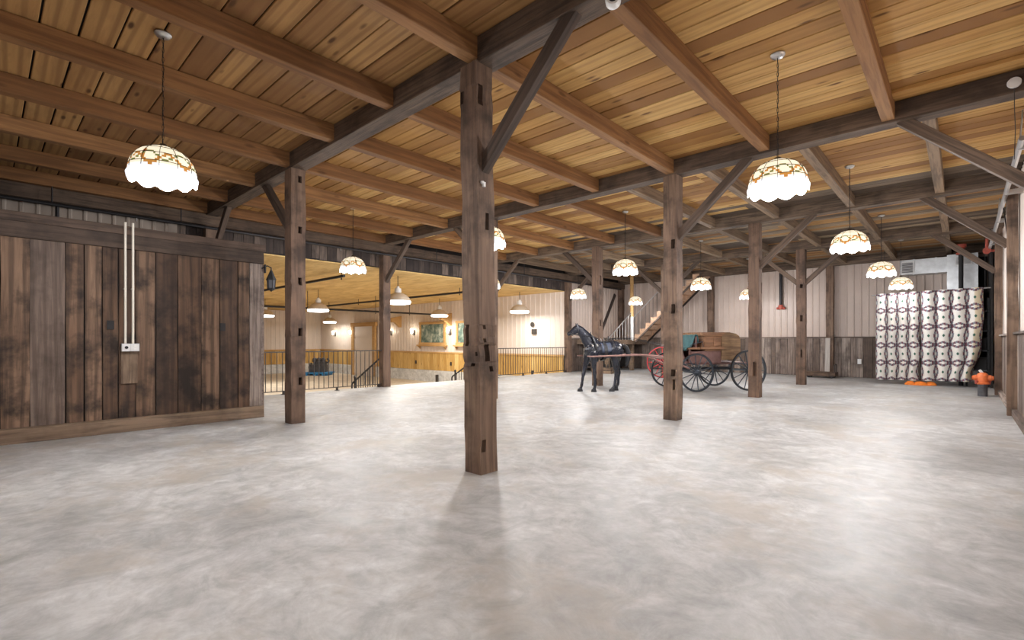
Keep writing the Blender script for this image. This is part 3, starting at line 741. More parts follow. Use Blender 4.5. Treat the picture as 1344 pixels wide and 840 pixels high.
for (u0, u1, lab) in ((553.5, 584, 'framed landscape painting beside the left of the paired sconces'), (602, 634, 'framed landscape painting half behind the lone post')):
    xa, xb = xl(u0), xl(u1); xm = (xa + xb) / 2; w = xb - xa
    t = thing('framed_painting', lab, 'painting', (xm, YL - 0.02, 1.84), 0, 'paintings of the lower hall')
    MB().box((0, -0.02, 0), (w, 0.04, 1.12)).build('canvas', 'painting', t)
    for z in (-0.6, 0.6): MB().box((0, -0.04, z), (w + 0.3, 0.1, 0.14)).build('frame_rail', 'gold_trim', t)
    for s_ in (-1, 1): MB().box((s_ * (w / 2 + 0.04), -0.04, 0), (0.14, 0.09, 1.1)).build('frame_stile', 'gold_trim', t)
    MB().box((0, -0.09, -0.70), (w + 0.5, 0.2, 0.08)).build('ledge', 'gold_trim', t)
    for s_ in (-1, 1): MB().prism([(0, 0), (-0.16, 0), (0, -0.16)], s_ * (w / 2 + .1) - .04, s_ * (w / 2 + .1) + .04, 'yz').build('bracket', 'gold_trim', t).location = (0, -0.02, -0.74)
for u, lab in ((526, 'golden timber bracket high on siding beside the notched post'), (592, 'golden timber bracket high above the sconce between paintings')):
    o = MB().prism([(0, 0.35), (-0.75, 0.2), (-0.75, -0.05), (-0.5, -0.05), (-0.1, -0.35), (0, -0.35)], -0.1, 0.1, 'yz').build('timber_bracket', 'gold_trim')
    o.location = (xl(u), YL + 0.0, 2.60); tag(o, lab, 'bracket', 'timber brackets of the lower hall')
t = thing('wall_bell', 'small dark bell and box on pale siding right of the dome lamp', 'bell', (xl(702), YL, 2.0))
MB().lathe([(0, 0), (0.10, -0.02), (0.12, -0.08), (0, -0.09)], 14, (-0.1, 0, 0.18), 'y').build('gong', 'dark_iron', t)
MB().box((0, -0.05, -0.16), (0.26, 0.1, 0.24)).build('box', 'dark_iron', t)
MB().tube([(0.1, -0.03, -0.06), (0.16, -0.03, 0.3)], 0.015, 6).build('conduit', 'vent', t)
for u, w_, lab in ((700, 0.14, 'dark outlet cover in the golden wainscot behind the railing'), (547, 0.13, 'dark outlet cover in the golden wainscot left of the painting'), (593, 0.13, 'dark outlet cover in the golden wainscot below the sconce between paintings')):
    o = MB().box((0, 0, 0), (w_, 0.03, 0.2)).box((0, -.016, 0), (w_ * .5, 0.01, 0.12)).build('outlet_cover', 'dark_iron')
    o.location = (xl(u), YL - 0.07, 0.13 if u != 700 else -0.1); tag(o, lab, 'outlet')
o = MB().box((0, 0, 0.22), (0.13, 0.12, 0.44)).box((0, -.065, .3), (0.08, 0.02, 0.16)).build('floor_heater', 'dark_iron'); o.location = (xl(579), YL - 0.3, ZL)
tag(o, 'small dark upright box on the lower floor against the curb', 'heater')
# pipes under the lower ceiling
def pipe(name, pts, r, mat, lab, cat='pipe', grp=None, n=8):
    return tag(MB().tube(pts, r, n).build(name, mat, None, True), lab, cat, grp)
def low_pipe(pts, lab, hang):
    t = thing('sprinkler_pipe', lab, 'pipe', pts[0], 0, 'black pipes under the lower hall ceiling')
    o0 = Vector(pts[0])
    MB().tube([Vector(p) - o0 for p in pts], 0.045, 8).build('pipe_run', 'iron', t, True)
    for f in hang:
        q = Vector(pts[0]).lerp(Vector(pts[-1]), f) - o0
        MB().tube([q, (q.x, q.y, ZLC - o0.z + .01)], 0.015, 6).tube([q + Vector((0, 0, -.05)), q + Vector((0, 0, -.11))], .02, 6).build('hanger', 'iron', t)
low_pipe([(-30.0, 7.6, 3.42), (-14.1, 7.6, 3.42)], 'black sprinkler pipe under the golden ceiling, nearest the black lantern', (.25, .5, .75, .99))
low_pipe([(-30.0, 13.5, 3.42), (-13.8, 13.5, 3.42)], 'black sprinkler pipe under the golden ceiling, behind the large dome lamp', (.2, .4, .66, .9))
low_pipe([(-21.3, 2.0, 2.85), (-21.3, 17.5, 2.85)], 'black sprinkler main hung low before the framed paintings', (.25, .5, .72, .85))

# machine on blue base in the lower hall
t = thing('blue_pallet', 'bright blue plastic pallet on the lower hall floor', 'pallet', (-32.6, 15.7, ZL), 0.7)
MB().box((0, 0, .17), (1.7, 1.3, .10)).build('deck', 'blue', t)
for i in (-.6, 0, .6): MB().box((i, 0, .06), (.2, 1.3, .12)).build('runner', 'blue', t)
t = thing('engine', 'dark grey machine sitting on the blue pallet', 'machine', (-32.6, 15.7, ZL + .22), 0.7)
MB().box((0, 0, .25), (1.0, .7, .5)).box((.1, 0, .6), (.7, .55, .25)).build('block', 'machine', t)
for i in (-.3, 0, .3): MB().lathe([(.0, .0), (.16, 0), (.16, .2), (.1, .28), (0, .3)], 12, (i, .05, .68)).build('cylinder_head', 'machine', t, True)
MB().lathe([(0, -.05), (.28, -.05), (.3, 0), (.28, .05), (0, .05)], 18, (-.55, 0, .32), 'x').build('flywheel', 'machine', t, True)
MB().tube([(.5, .2, .6), (.65, .2, .75), (.65, -.1, .9)], .06, 8).build('exhaust', 'machine', t, True)

# ================================================================== RAILINGS AND STEPS TO THE LOWER HALL
def railing(y0, y1, lab, grp):
    t = thing('iron_railing', lab, 'railing', (XR[3] + 0.0, y0, 0), 0, grp)
    L = y1 - y0
    MB().box((0, L / 2, 1.11), (0.045, L, 0.03)).build('top_rail', 'dark_iron', t)
    MB().box((0, L / 2, 0.09), (0.035, L, 0.02)).build('bottom_rail', 'dark_iron', t)
    n = int(L / 0.14); bal = MB().box((0, 0, 0.60), (0.016, 0.016, 1.02)).mesh('baluster', 'dark_iron')
    for i in range(1, n): put('baluster', bal, t, Matrix.Translation((0, L * i / n, 0)))
    foot = MB().box((0, 0, 0.05), (0.05, 0.05, 0.1)).box((0, 0, .006), (.1, .1, .012)).mesh('foot', 'dark_iron')
    for f in (0.02, 0.35, 0.68, 0.98): put('foot', foot, t, Matrix.Translation((0, L * f, 0)))
railing(3.634 + PS / 2 - .005, 8.361 - PS / 2 + .005, 'black iron railing between the partition and the notched post', 'iron railings of the lower hall edge')
railing(13.074 + PS / 2 - .005, 17.829 - PS / 2 + .005, 'black iron railing behind the horse head along lower hall edge', 'iron railings of the lower hall edge')
st = thing('concrete_steps', 'concrete steps leading down to the lower hall between two handrails', 'steps', (XL - .14, 10.72, ZL))
for i in range(4):
    z1 = 0.95 * (4 - i) / 5
    MB().box((-0.15 - i * 0.3, 0, z1 / 2), (0.3, 4.5, z1)).build('step', 'curb', st)
def handrail(y, sgn, lab):
    t = thing('stair_handrail', lab, 'handrail', (XL, y, 0), 0, 'handrails of the lower steps')
    x1, z1 = -1.95, 0.03
    pts = [(0.12, 0, 1.0), (-0.1, 0, 1.0), (x1, 0, z1)]
    # curled end
    pts += [(x1 - 0.09 - 0.07 * math.sin(a), 0, z1 - 0.14 + 0.09 * math.cos(a) - 0.02 * a) for a in [i * 0.45 for i in range(1, 9)]]
    MB().tube(pts, 0.03, 8).build('rail', 'iron', t, True)
    MB().tube([(x1 + .05, 0, ZL), (x1 + .05, 0, z1 + .12)], 0.035, 8).lathe([(0, .2), (.035, .17), (.05, .13), (.03, .1), (0, .1)], 10, (x1 + .05, 0, z1 + .02)).build('newel', 'iron', t, True)
    bal = None
    for i in range(1, 13):
        f = i / 13; x = -0.1 + (x1 + .1) * f; zt = 1.0 + (z1 - 1.0) * f
        zb = 0.95 * (4 - max(0, min(4, math.floor((-x - .14) / 0.3)))) / 5 + ZL if x < -.14 else 0
        MB().box((x, 0, (zt + zb) / 2), (0.018, 0.018, zt - zb)).build('baluster', 'iron', t)
handrail(8.507, 1, 'black sloping handrail with curled end beside the notched post')
handrail(12.928, -1, 'black sloping handrail with curled end below the framed paintings')

# ================================================================== PARTITION FITTINGS
XF = XP + 0.02
t = thing('switch_box', 'grey double electrical box at the foot of two white conduits', 'electrical box', (XF, 0, 0))
yA, yB = yp(163.5), yp(174.5)
for y_, nm in ((yA, 0), (yB, 1)):
    MB().box((0.074, y_, 1.30), (0.10, 0.115, 0.12)).build('box', 'galv', t)
    MB().box((0.124, y_, 1.30), (0.008, 0.10, 0.105)).build('cover', 'vent', t)
    if nm == 0: MB().lathe([(0, 0), (.022, 0), (.022, .012), (0, .012)], 14, (0.128, y_, 1.30), 'x').build('round_outlet', 'black', t, True)
    else:
        for dz in (-.025, .025): MB().lathe([(0, 0), (.016, 0), (.016, .006), (0, .006)], 12, (0.128, y_, 1.30 + dz), 'x').build('socket', 'white', t, True)
for i, y_ in enumerate((yA - .01, yB - .02)):
    o = MB().tube([(0.1, 0, 1.35), (0.1, 0, 3.22)], 0.016, 8)
    o.box((0.055, 0, 2.2), (0.11, 0.03, 0.025))
    o = o.build('conduit', 'pvc', None, True); o.location = (XF, y_, 0)
    tag(o, 'ivory conduit rising up the barn boards to the ' + ('round outlet box' if i == 0 else 'twin socket box'), 'conduit')
for i, y_ in enumerate((yA, yB)):
    o = board('backing_plate', 0.62, abs(yB - yA) - .003, 0.03, 'sill', (0, 0, 1), (0, 1, 0), (XF + .012, y_, 1.05), None)
    tag(o, 'short brown board mounted under the ' + ('round outlet box' if i == 0 else 'twin socket box'), 'board')
for u, lab in ((144.5, 'black outlet plate on barn boards beside the white conduits'), (291.5, 'black outlet plate on barn boards toward the pale corner board')):
    o = MB().box((0.01, 0, 0), (0.02, 0.085, 0.135)).box((.022, 0, .03), (.008, .04, .035)).box((.022, 0, -.03), (.008, .04, .035)).build('outlet_plate', 'black')
    o.location = (XF, yp(u), 1.4 + (447.5 - 428) * 8.0 / 640.8); tag(o, lab, 'outlet', 'black outlet plates on the partition')
# lantern on the corner of the partition
t = thing('carriage_lantern', 'black carriage lantern hanging from bracket at the partition corner', 'lantern', (XP + .02, 3.50, 2.72))
MB().tube([(0, 0, 0.02), (0, .10, .08), (0, .17, .05), (0, .17, 0)], .012, 6).build('bracket', 'black', t, True)
MB().box((0, .06, .02), (.05, .02, .16)).build('wall_plate', 'black', t)
MB().lathe([(0, .02), (.02, .0), (.03, -.03), (.085, -.16), (.09, -.18), (0, -.18)], 6, (0, .17, 0)).build('roof', 'black', t)
MB().lathe([(.07, -.18), (.06, -.33), (0, -.33)], 6, (0, .17, 0)).build('glass_body', 'vent_dark', t)
for k in range(6):
    a = 2 * PI * k / 6
    MB().tube([(.073 * math.cos(a), .17 + .073 * math.sin(a), -.18), (.063 * math.cos(a), .17 + .063 * math.sin(a), -.34)], .007, 4).build('frame_bar', 'black', t)
MB().lathe([(0, -.32), (.07, -.33), (.06, -.36), (.02, -.38), (0, -.4)], 6, (0, .17, 0)).build('base', 'black', t)
# black pipe under the wall plate
t = thing('black_pipe', 'long black sprinkler pipe along the header boards', 'pipe', (XL + .34, 0, 4.02))
MB().tube([(0, YK + .2, 0), (0, YF - .6, 0)], .035, 8).build('pipe_run', 'iron', t, True)
for y_ in (-2.0, .9, 3.0, 5.8, 10.2, 14.6, 19): MB().tube([(0, y_, 0), (0, y_, .6)], .012, 6).build('hanger', 'iron', t)
for y_ in (2.2, 6.8, 11.5, 16): MB().tube([(0, y_, -.02), (0, y_, -.10)], .014, 6).build('sprinkler_head', 'steel', t)
MB().tube([(-.1, .98, .05), (-.1, .98, -.85)], .03, 8).build('drop_pipe', 'iron', t, True)

# security camera on beam A, ceiling rose on beam B
t = thing('security_camera', 'white security camera mounted under the beam of the lone post', 'camera', (-2.12, YB[1] - .10, ZB - .02), 0.5)
MB().lathe([(0, 0), (.05, 0), (.05, .07), (0, .07)], 16, (0, 0, -.05)).build('mount', 'white', t, True)
MB().lathe([(0, .0), (.045, -.005), (.062, -.03), (.065, -.07), (.055, -.10), (0, -.105)], 18, (0, .02, -.11), 'y').build('housing', 'white', t, True)
MB().lathe([(0, -.112), (.036, -.11), (.042, -.09)], 16, (0, .02, -.11), 'y').build('lens', 'black', t, True)
xb0 = 0.45
t = thing('round_junction_cover', 'round white cover with thin hanging wire on the beam', 'cover', (xb0, YB[2] - .128, ZB + .12))
MB().lathe([(0, -.02), (.06, -.018), (.065, 0), (0, 0)], 18, (0, 0, 0), 'y').build('disc', 'white', t, True)
MB().tube([(.0, .0, -.05), (0, -.01, -.25), (.01, .02, -.55), (.0, .01, -.9)], .004, 5).build('wire', 'dark_iron', t)
o = MB().box((0, 0, 0), (.035, .03, .05)).lathe([(0, 0), (.02, .01), (.02, .03), (0, .035)], 10, (.0, -.02, 0)).build('motion_sensor', 'white')
o.location = (XR[1] + PS / 2 - .019, YB[1] - .067, zat(247, XR[1], YB[1])); tag(o, 'tiny white sensor screwed to the lone post', 'sensor')

# right wall conduit, wire, sprinkler fittings
t = thing('wall_conduit', 'bright steel conduit along top of the right wall siding', 'conduit', (.575, 0, 4.05))
MB().tube([(0, 9.2, 0), (0, 19.4, 0)], .035, 8).build('pipe_run', 'steel', t, True)
for y_ in (9.6, 12.4, 15.2, 18.6): MB().tube([(0, y_, 0), (.03, y_, .5)], .01, 5).box((0.1, y_, 0), (.24, .04, .09)).build('strap', 'steel', t)
o = MB().tube([(-.10, 0, 4.04), (-.05, -.2, 3.4), (-.03, -.3, 2.95), (-.02, -.25, 2.55)], .01, 6).lathe([(0, 0), (.02, .01), (.02, .05), (0, .06)], 8, (-.02, -.25, 2.5)).build('hanging_wire', 'iron')
o.location = (.70, 13.7, 0); tag(o, 'thin black wire dangling down the right wall siding', 'wire')
t = thing('red_valve', 'red sprinkler valve fitting high in the corner by quilts', 'valve', (.52, 19.7, 4.0)); t.scale = (.7, .7, .7)
MB().lathe([(0, -.16), (.11, -.16), (.11, -.1), (.07, -.1), (.07, .1), (.11, .1), (.11, .16), (0, .16)], 14, (0, 0, 0), 'y').build('body', 'red_pipe', t, True)
MB().tube([(0, -.1, 0), (0, -.1, .5)], .05, 8).tube([(0, 0, 0), (.3, 0, 0)], .05, 8).build('stub', 'red_pipe', t, True)
MB().lathe([(0, -.2), (.13, -.2), (.13, -.15), (0, -.15)], 14, (0, 0, 0), 'y').build('flange', 'red_pipe', t, True)

# orange standpipe
t = thing('standpipe', 'dark standpipe with orange valve coupling on floor by the right wall', 'valve', (.38, 17.2, 0))
MB().tube([(0, 0, 0), (0, 0, .36)], .095, 14).build('pipe', 'machine', t, True)
MB().lathe([(0, .3), (.12, .3), (.14, .33), (.11, .36), (.12, .5), (.10, .56), (.05, .6), (0, .6)], 16).build('coupling', 'orange', t, True)
for s_ in (-1, 1):
    MB().lathe([(0, .09), (.075, .09), (.075, .16), (.055, .17), (.055, .20), (0, .2)], 12, (0, 0, .46), 'x').build('outlet', 'orange', t, True).rotation_euler = (0, 0, 0 if s_ > 0 else PI)
    MB().lathe([(0, .08), (.06, .08), (.06, .14), (0, .15)], 12, (0, 0, .36), 'x').build('bolt_lug', 'red_pipe', t, True).rotation_euler = (0, 0, 0.3 if s_ > 0 else PI + .3)
MB().tube([(0, 0, .58), (-.06, .02, .66)], .03, 8).build('handle', 'vent', t)

# ================================================================== FAR RIGHT CORNER: QUILTS, DUCT, RACK
YQ = 20.32
rod = tag(MB().tube([(-2.25, YQ, 2.93), (.625, YQ, 2.988)], .022, 10).build('hanging_rod', 'steel', None, True), 'steel rod carrying the quilts', 'rod')
for i, x in enumerate((-1.9, .5)):
    tag(MB().tube([(x, YQ, 2.93), (x, YQ, ZC + .01)], .006, 5).build('hanging_cable', 'iron'), 'thin cable holding the quilt rod end ' + ('beside the white outlet' if i == 0 else 'beside the dark rack'), 'cable', 'cables of the quilt rod')
def quilt(x0, x1, lean, lab, cream):
    W = x1 - x0; Hq = 2.83; nc, nr = 4, 5; k = 26
    b = MB(); nx, nz = nc * k, nr * k
    def P(i, j):
        u, v = i / k, j / k
        bul = abs(math.sin(PI * u)) ** 0.8 * 0.19
        a = 0.05 * math.sin(2.1 * u + 0.7 + lean) * v / nr
        xx = x0 + W * i / nx + 0.05 * math.sin(3.0 * v + u) * (i / nx) * (v / nr)
        if lean > 0: xx -= 0.24 * (i / nx) ** 2 * max(0, v / nr - .5) * 2
        return (xx, YQ - 0.03 - bul - a - 0.015 * math.sin(2 * PI * v), 2.95 + .02 * (xx + 2.2) - Hq * v / nr)
    V = {}
    for j in range(nz):
        for i in range(nx):
            u, v = (i + .5) / k, (j + .5) / k
            mi = 0; best = 9; inside = False
            for cu in range(-1, nc + 1):
                for cv in range(-1, nr + 1):
                    d = math.hypot(u - cu - .5, v - cv - .5)
                    ok = 0 <= cu < nc and 0 <= cv < nr
                    if ok and d < 0.69: inside = True
                    if 0.565 < d < 0.68: mi = 1 if (int(math.atan2(v - cv - .5, u - cu - .5) * 5) % 2) else 2
            du, dv = u - math.floor(u) - .5, v - math.floor(v) - .5
            if abs(du) + abs(dv) < 0.085: mi = 3
            if cream and u > nc - .55 and mi == 0: mi = 4
            if not inside and (v > nr - .5): continue
            ids = []
            for (a_, b_) in ((i, j), (i + 1, j), (i + 1, j + 1), (i, j + 1)):
                if (a_, b_) not in V: V[(a_, b_)] = len(b.v); b.v.append(P(a_, b_))
                ids.append(V[(a_, b_)])
            b.f.append(tuple(ids)); b.mi.append(mi)
    o = b.build('quilt', ['quilt', 'quilt_plum', 'quilt_slate', 'quilt_green', 'quilt_cream'], None)
    o.data.polygons.foreach_set('use_smooth', [True] * len(o.data.polygons))
    md = o.modifiers.new('thickness', 'SOLIDIFY'); md.thickness = 0.012; md.offset = 0
    tag(o, lab, 'quilt', 'hanging quilts')
quilt(-2.12, -1.0, 0, 'white ring-patterned quilt hanging on rod, next to the white outlet', False)
quilt(-0.96, 0.46, 1, 'white ring-patterned quilt hanging on rod, edge gathered by dark shelves', True)
# dark panels in the corner
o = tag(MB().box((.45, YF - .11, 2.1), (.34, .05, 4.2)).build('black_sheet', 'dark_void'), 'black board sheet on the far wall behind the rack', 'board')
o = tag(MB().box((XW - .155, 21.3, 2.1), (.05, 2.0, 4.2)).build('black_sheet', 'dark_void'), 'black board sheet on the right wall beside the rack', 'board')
t = thing('storage_rack', 'dark shelving rack half hidden behind the quilts', 'shelf', (.34, 21.05, 0))
for sx in (-.24, .24):
    for sy in (-.5, .5): MB().box((sx, sy, 1.35), (.05, .05, 2.7)).build('upright', 'black', t)
for z in (.5, 1.1, 1.7, 2.3): MB().box((0, 0, z), (.52, 1.05, .03)).build('shelf', 'vent_dark', t)
for z, lab in ((.515, 'black storage bin on the lowest rack shelf'), (1.115, 'black storage bin on the second rack shelf'), (1.715, 'black storage bin on the third rack shelf')):
    q = thing('storage_bin', lab, 'bin', (.34, 21.05, z), 0, 'bins on the rack')
    MB().box((0, 0, .17), (.40, .8, .34)).build('body', 'black', q); MB().box((0, 0, .36), (.43, .84, .04)).build('lid', 'black', q)
o = MB().box((0, 0, .012), (.5, .35, .024)); 
for (a_, b_, r) in ((0, 0, .2), (.25, .08, .15), (-.24, -.05, .15)):
    o.lathe([(0, .16), (r * .5, .14), (r * .9, .07), (r, 0.01)], 14, (a_, b_, 0))
o = o.build('orange_bag', 'orange_tarp', None, True); o.location = (-.98, 20.12, 0); o.scale = (1, 1, .8); tag(o, 'crumpled bright orange bag on floor under the quilts', 'bag')
# air handler
t = thing('air_handler', 'galvanised air duct and vents above the quilts', 'duct', (-.95, 22.0, 0))
MB().box((.15, 0, 3.95), (1.6, .5, .5)).build('trunk_duct', 'galv', t)
MB().box((.95, 0, 2.12), (.75, .75, 4.24)).build('plenum', 'galv', t)
for x_ in (-.28, .3): MB().box((x_, 0, 3.95), (.05, .54, .54)).build('seam', 'galv', t)
for (x_, z_, w_, h_, yo) in ((-.45, 3.93, .36, .44, -.27), (.98, 4.02, .42, .30, -.39)):
    f = MB().box((x_, yo, z_), (w_, .04, h_)).build('vent_grille', 'vent', t)
    MB().box((x_, yo - .022, z_), (w_ - .07, .006, h_ - .07)).build('vent_recess', 'vent_dark', f)
    for i in range(8): MB().box((x_, yo - .03, z_ - h_ / 2 + .05 + i * (h_ - .1) / 7), (w_ - .06, .015, .014), Matrix.Rotation(.6, 3, 'X')).build('louvre', 'vent', f)
t = thing('drop_pipe', 'thick black pipe with red coupling before the air duct', 'pipe', (-.03, 20.75, 0))
MB().tube([(0, 0, 0), (0, 0, 4.25)], .06, 12).build('pipe_run', 'black', t, True)
MB().lathe([(0, 4.1), (.12, 4.1), (.12, 4.16), (.09, 4.18), (.09, 4.3), (.13, 4.32), (.13, 4.42), (0, 4.42)], 14).build('coupling', 'red_pipe', t, True)
# far wall: hanging pipe with red end, outlet, board, cart
t = thing('sprinkler_drop', 'dark pipe with rusty red end hanging on the far wall', 'pipe', (-5.55, YF - .14, 0))
MB().tube([(0, 0, 2.85), (0, 0, 4.32)], .06, 10).build('pipe_run', 'iron', t, True)
MB().lathe([(0, 2.72), (.09, 2.72), (.11, 2.8), (.08, 2.9), (0, 2.9)], 12).tube([(-.16, 0, 2.76), (.16, 0, 2.76)], .05, 8).build('fitting', 'red_pipe', t, True)
def xf(u, y=YF - .1):
    k = (u - 672) / 640.8; s_, c_ = math.sin(YAW), math.cos(YAW)
    return (k * y * c_ - y * s_) / (c_ + k * s_)
o = MB().box((0, 0, 0), (.12, .03, .19)).box((0, -.018, .04), (.05, .01, .05)).box((0, -.018, -.04), (.05, .01, .05)).build('wall_outlet', 'white'); o.location = (xf(1128), YF - .085, .62)
tag(o, 'white outlet on weathered wainscot beside the quilts', 'outlet')
o = board('leaning_board', 1.5, .16, .03, 'pale_board', (0, .12, 1.5), (1, 0, 0), (xf(1086, YF - .4), YF - .395, .765), None); tag(o, 'pale weathered board leaning on the post by platform cart', 'board')
t = thing('platform_cart', 'low wooden platform cart on iron wheels against the far wall', 'cart', (xf(1083), 21.83, 0))
for i in range(5): MB().box((0, -.26 + i * .13, .2), (1.0, .12, .035)).build('deck_board', 'post', t)
for s_ in (-1, 1):
    MB().box((0, s_ * .3, .13), (1.0, .06, .1)).build('side_rail', 'post', t)
    MB().box((s_ * .46, 0, .13), (.06, .56, .1)).build('end_rail', 'post', t)
    for q in (-1, 1): MB().lathe([(0, -.02), (.055, -.02), (.055, .02), (0, .02)], 14, (s_ * .38, q * .25, .055), 'y').build('wheel', 'iron', t, True)
MB().tube([(.46, .2, .2), (.46, .2, .5), (.46, -.2, .5), (.46, -.2, .2)], .018, 6).build('push_handle', 'dark_iron', t, True)

# ================================================================== STAIRCASE IN THE CORNER
t = thing('staircase', 'open wooden staircase with landing in corner behind the horse', 'staircase', (XL, 0, 0))
XS = 1.55          # landing width from the wall
for i in range(12):
    y_ = 18.75 + i * .31
    MB().box((XS / 2 + .05, y_, 1.43), (XS, .295, .05)).build('landing_board', 'sill', t)
for y_ in (18.66, 22.29): MB().box((XS / 2 + .05, y_, 1.33), (XS, .08, .16)).build('landing_joist', 'sill', t)
MB().box((XS + .06, 20.475, 1.33), (.08, 3.71, .18)).build('landing_joist', 'sill', t)
for y_ in (18.8, 21.0): MB().box((XS + .0, y_, .63), (.16, .16, 1.26)).build('landing_post', 'sill', t)
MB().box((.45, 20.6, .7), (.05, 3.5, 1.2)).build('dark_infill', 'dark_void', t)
MB().tube([(XS, 21.0, 1.40), (XS, 21.0, 2.55)], .085, 14).build('pole_lower', 'vent', t, True)
MB().tube([(XS, 21.0, 2.55), (XS, 21.0, 4.59)], .085, 14).build('pole_upper', 'gold_trim', t, True)
NS = 12
for i in range(NS):
    x_ = XS + .12 + i * .28; z_ = 1.46 + (i + 1) * .262
    if z_ > 4.30: break
    MB().box((x_ + .13, 21.68, z_ - .02), (.32, 1.24, .04)).build('tread', 'stair', t)
    MB().box((x_ + .01, 21.68, z_ - .15), (.02, 1.24, .23)).build('riser', 'stair', t)
zig = [(XS + .08, 1.40)]
for i in range(NS - 1):
    zig += [(XS + .12 + i * .28, 1.44 + i * .262), (XS + .12 + i * .28, 1.44 + (i + 1) * .262)]
zig += [(XS + .12 + (NS - 1) * .28, 1.44 + (NS - 1) * .262), (XS + .12 + (NS - 1) * .28, 1.44 + (NS - 1) * .262 - .08), (XS + .22, 1.40)]
for y_ in (21.06, 22.29):
    MB().prism(zig, y_ - .025, y_ + .025, 'xz').build('stringer', 'stair', t)
    MB().bar((XS + .18, y_ - .03, 1.36), (XS + .14 + (NS - 1) * .28, y_ - .03, 1.33 + (NS - 1) * .262), .07, .07).build('stringer_trim', 'barn_dark', t)
MB().tube([(XS, 21.04, 2.45), (XS + 2.0, 21.04, 4.3)], .022, 8).build('handrail', 'steel', t, True)
for i in range(10):
    f = (i + .6) / 10.5
    MB().tube([(XS + 2.0 * f, 21.04, 2.45 + 1.85 * f), (XS + 2.0 * f, 21.04, 1.42 + 1.82 * f)], .012, 6).build('baluster', 'dark_iron', t)
MB().tube([(XS + .03, 18.85, 1.5), (XS, 21.0, 2.78)], .025, 8).build('handrail', 'steel', t, True)
for i in range(8):
    f = (i + 1) / 8.5
    MB().tube([(XS + .02, 18.85 + 2.15 * f, 1.5 + 1.28 * f), (XS + .02, 18.85 + 2.15 * f, 1.44)], .011, 6).build('baluster', 'steel', t)
# crates and clutter below the landing
t = thing('wooden_crate', 'small pale wooden crate on the floor behind the horse', 'crate', (-11.35, 18.2, 0), .2)
for z_ in (.06, .2): 
    for s_ in (-1, 1):
        MB().box((0, s_ * .2, z_), (.7, .025, .12)).build('slat', 'sill', t); MB().box((s_ * .35, 0, z_), (.025, .4, .12)).build('slat', 'sill', t)
MB().box((0, 0, .02), (.66, .38, .03)).build('base', 'sill', t)
for i in range(5):
    o = MB().lathe([(0, 0), (.055, 0), (.06, .02), (.06, .2), (.022, .28), (.022, .36), (0, .36)], 12).build('dark_bottle', 'black', None, True)
    o.location = (-11.57 + i * .12, 18.16 + .025 * i, .035); tag(o, 'dark glass jug standing in the pale wooden crate', 'bottle', 'jugs in the crate')
t = thing('dark_stool', 'dark low wooden stool behind the horse front legs', 'stool', (-12.4, 18.5, 0), .3)
MB().box((0, 0, .42), (.5, .4, .05)).build('seat', 'barn_dark', t)
for s_ in (-1, 1):
    for q in (-1, 1): MB().bar((s_ * .2, q * .15, .4), (s_ * .24, q * .18, 0), .05, .05).build('leg', 'barn_dark', t)
MB().box((0, .19, .22), (.4, .03, .06)).build('stretcher', 'barn_dark', t)

# ================================================================== WAGON
HEAD = math.atan2(-.825, -.565)
wag = thing('delivery_wagon', 'antique four-wheeled wagon with wooden rear box and black wheels', 'wagon', (-5.53, 14.40, 0), HEAD)
def wheel_meshes(R, rim, mat):
    b = MB().lathe([(R - .05, -.02), (R - .012, -.022), (R - .012, .022), (R - .05, .02), (R - .05, -.02)], 40, axis='y')
    a = b.mesh('wheel_rim', rim, True)
    ty = MB().lathe([(R - .014, -.024), (R, -.024), (R, .024), (R - .014, .024), (R - .014, -.024)], 40, axis='y').mesh('tyre', 'tyre', True)
    hub = MB().lathe([(0, -.16), (.04, -.16), (.045, -.10), (.075, -.06), (.085, 0), (.075, .06), (.05, .10), (.045, .15), (0, .15)], 18, axis='y').mesh('hub', mat, True)
    sp = MB().tube([(0, 0, .06), (0, 0, .16), (0, 0, R - .04)], [.018, .016, .012], 8).mesh('spoke', mat, True)
    return a, ty, hub, sp
def wheel(parent, loc, R, ms, n=14, rz=0.0):
    w = put('wheel', ms[0], parent, Matrix.Translation(loc) @ Matrix.Rotation(rz, 4, 'Y'))
    put('tyre', ms[1], w); put('hub', ms[2], w)
    for k in range(n): put('spoke', ms[3], w, Matrix.Rotation(2 * PI * k / n, 4, 'Y'))
    return w
WF, WR = wheel_meshes(.53, 'wheel', 'wheel'), wheel_meshes(.575, 'wheel', 'wheel')
for s_ in (-1, 1):
    wheel(wag, (.82, s_ * .77, .53), .53, WF, rz=.1); wheel(wag, (-.82, s_ * .77, .575), .575, WR, rz=.2)
MB().tube([(.82, -.8, .53), (.82, .8, .53)], .03, 8).build('axle', 'wheel', wag, True)
MB().tube([(-.82, -.8, .575), (-.82, .8, .575)], .03, 8).build('axle', 'wheel', wag, True)
MB().box((0, 0, .60), (1.7, .09, .08)).build('perch_pole', 'wheel', wag)
for x_ in (-.82, .82):
    for s_ in (-1, 1):
        MB().tube([(x_ - .42, s_ * .42, .66), (x_ - .2, s_ * .42, .73), (x_, s_ * .42, .76), (x_ + .2, s_ * .42, .73), (x_ + .42, s_ * .42, .66), (x_ + .2, s_ * .42, .60), (x_, s_ * .42, .575), (x_ - .2, s_ * .42, .60)], .018, 6, closed=True).build('leaf_spring', 'wheel', wag, True)
MB().box((-.05, 0, .76), (2.0, .85, .06)).build('bed', 'wagon_red', wag)
for s_ in (-1, 1):
    MB().prism([(.85, .78), (.78, 1.10), (.2, 1.12), (-.16, 1.20), (-.16, .78)], s_ * .44, s_ * .47, 'xz').build('side_panel', 'wagon_red', wag)
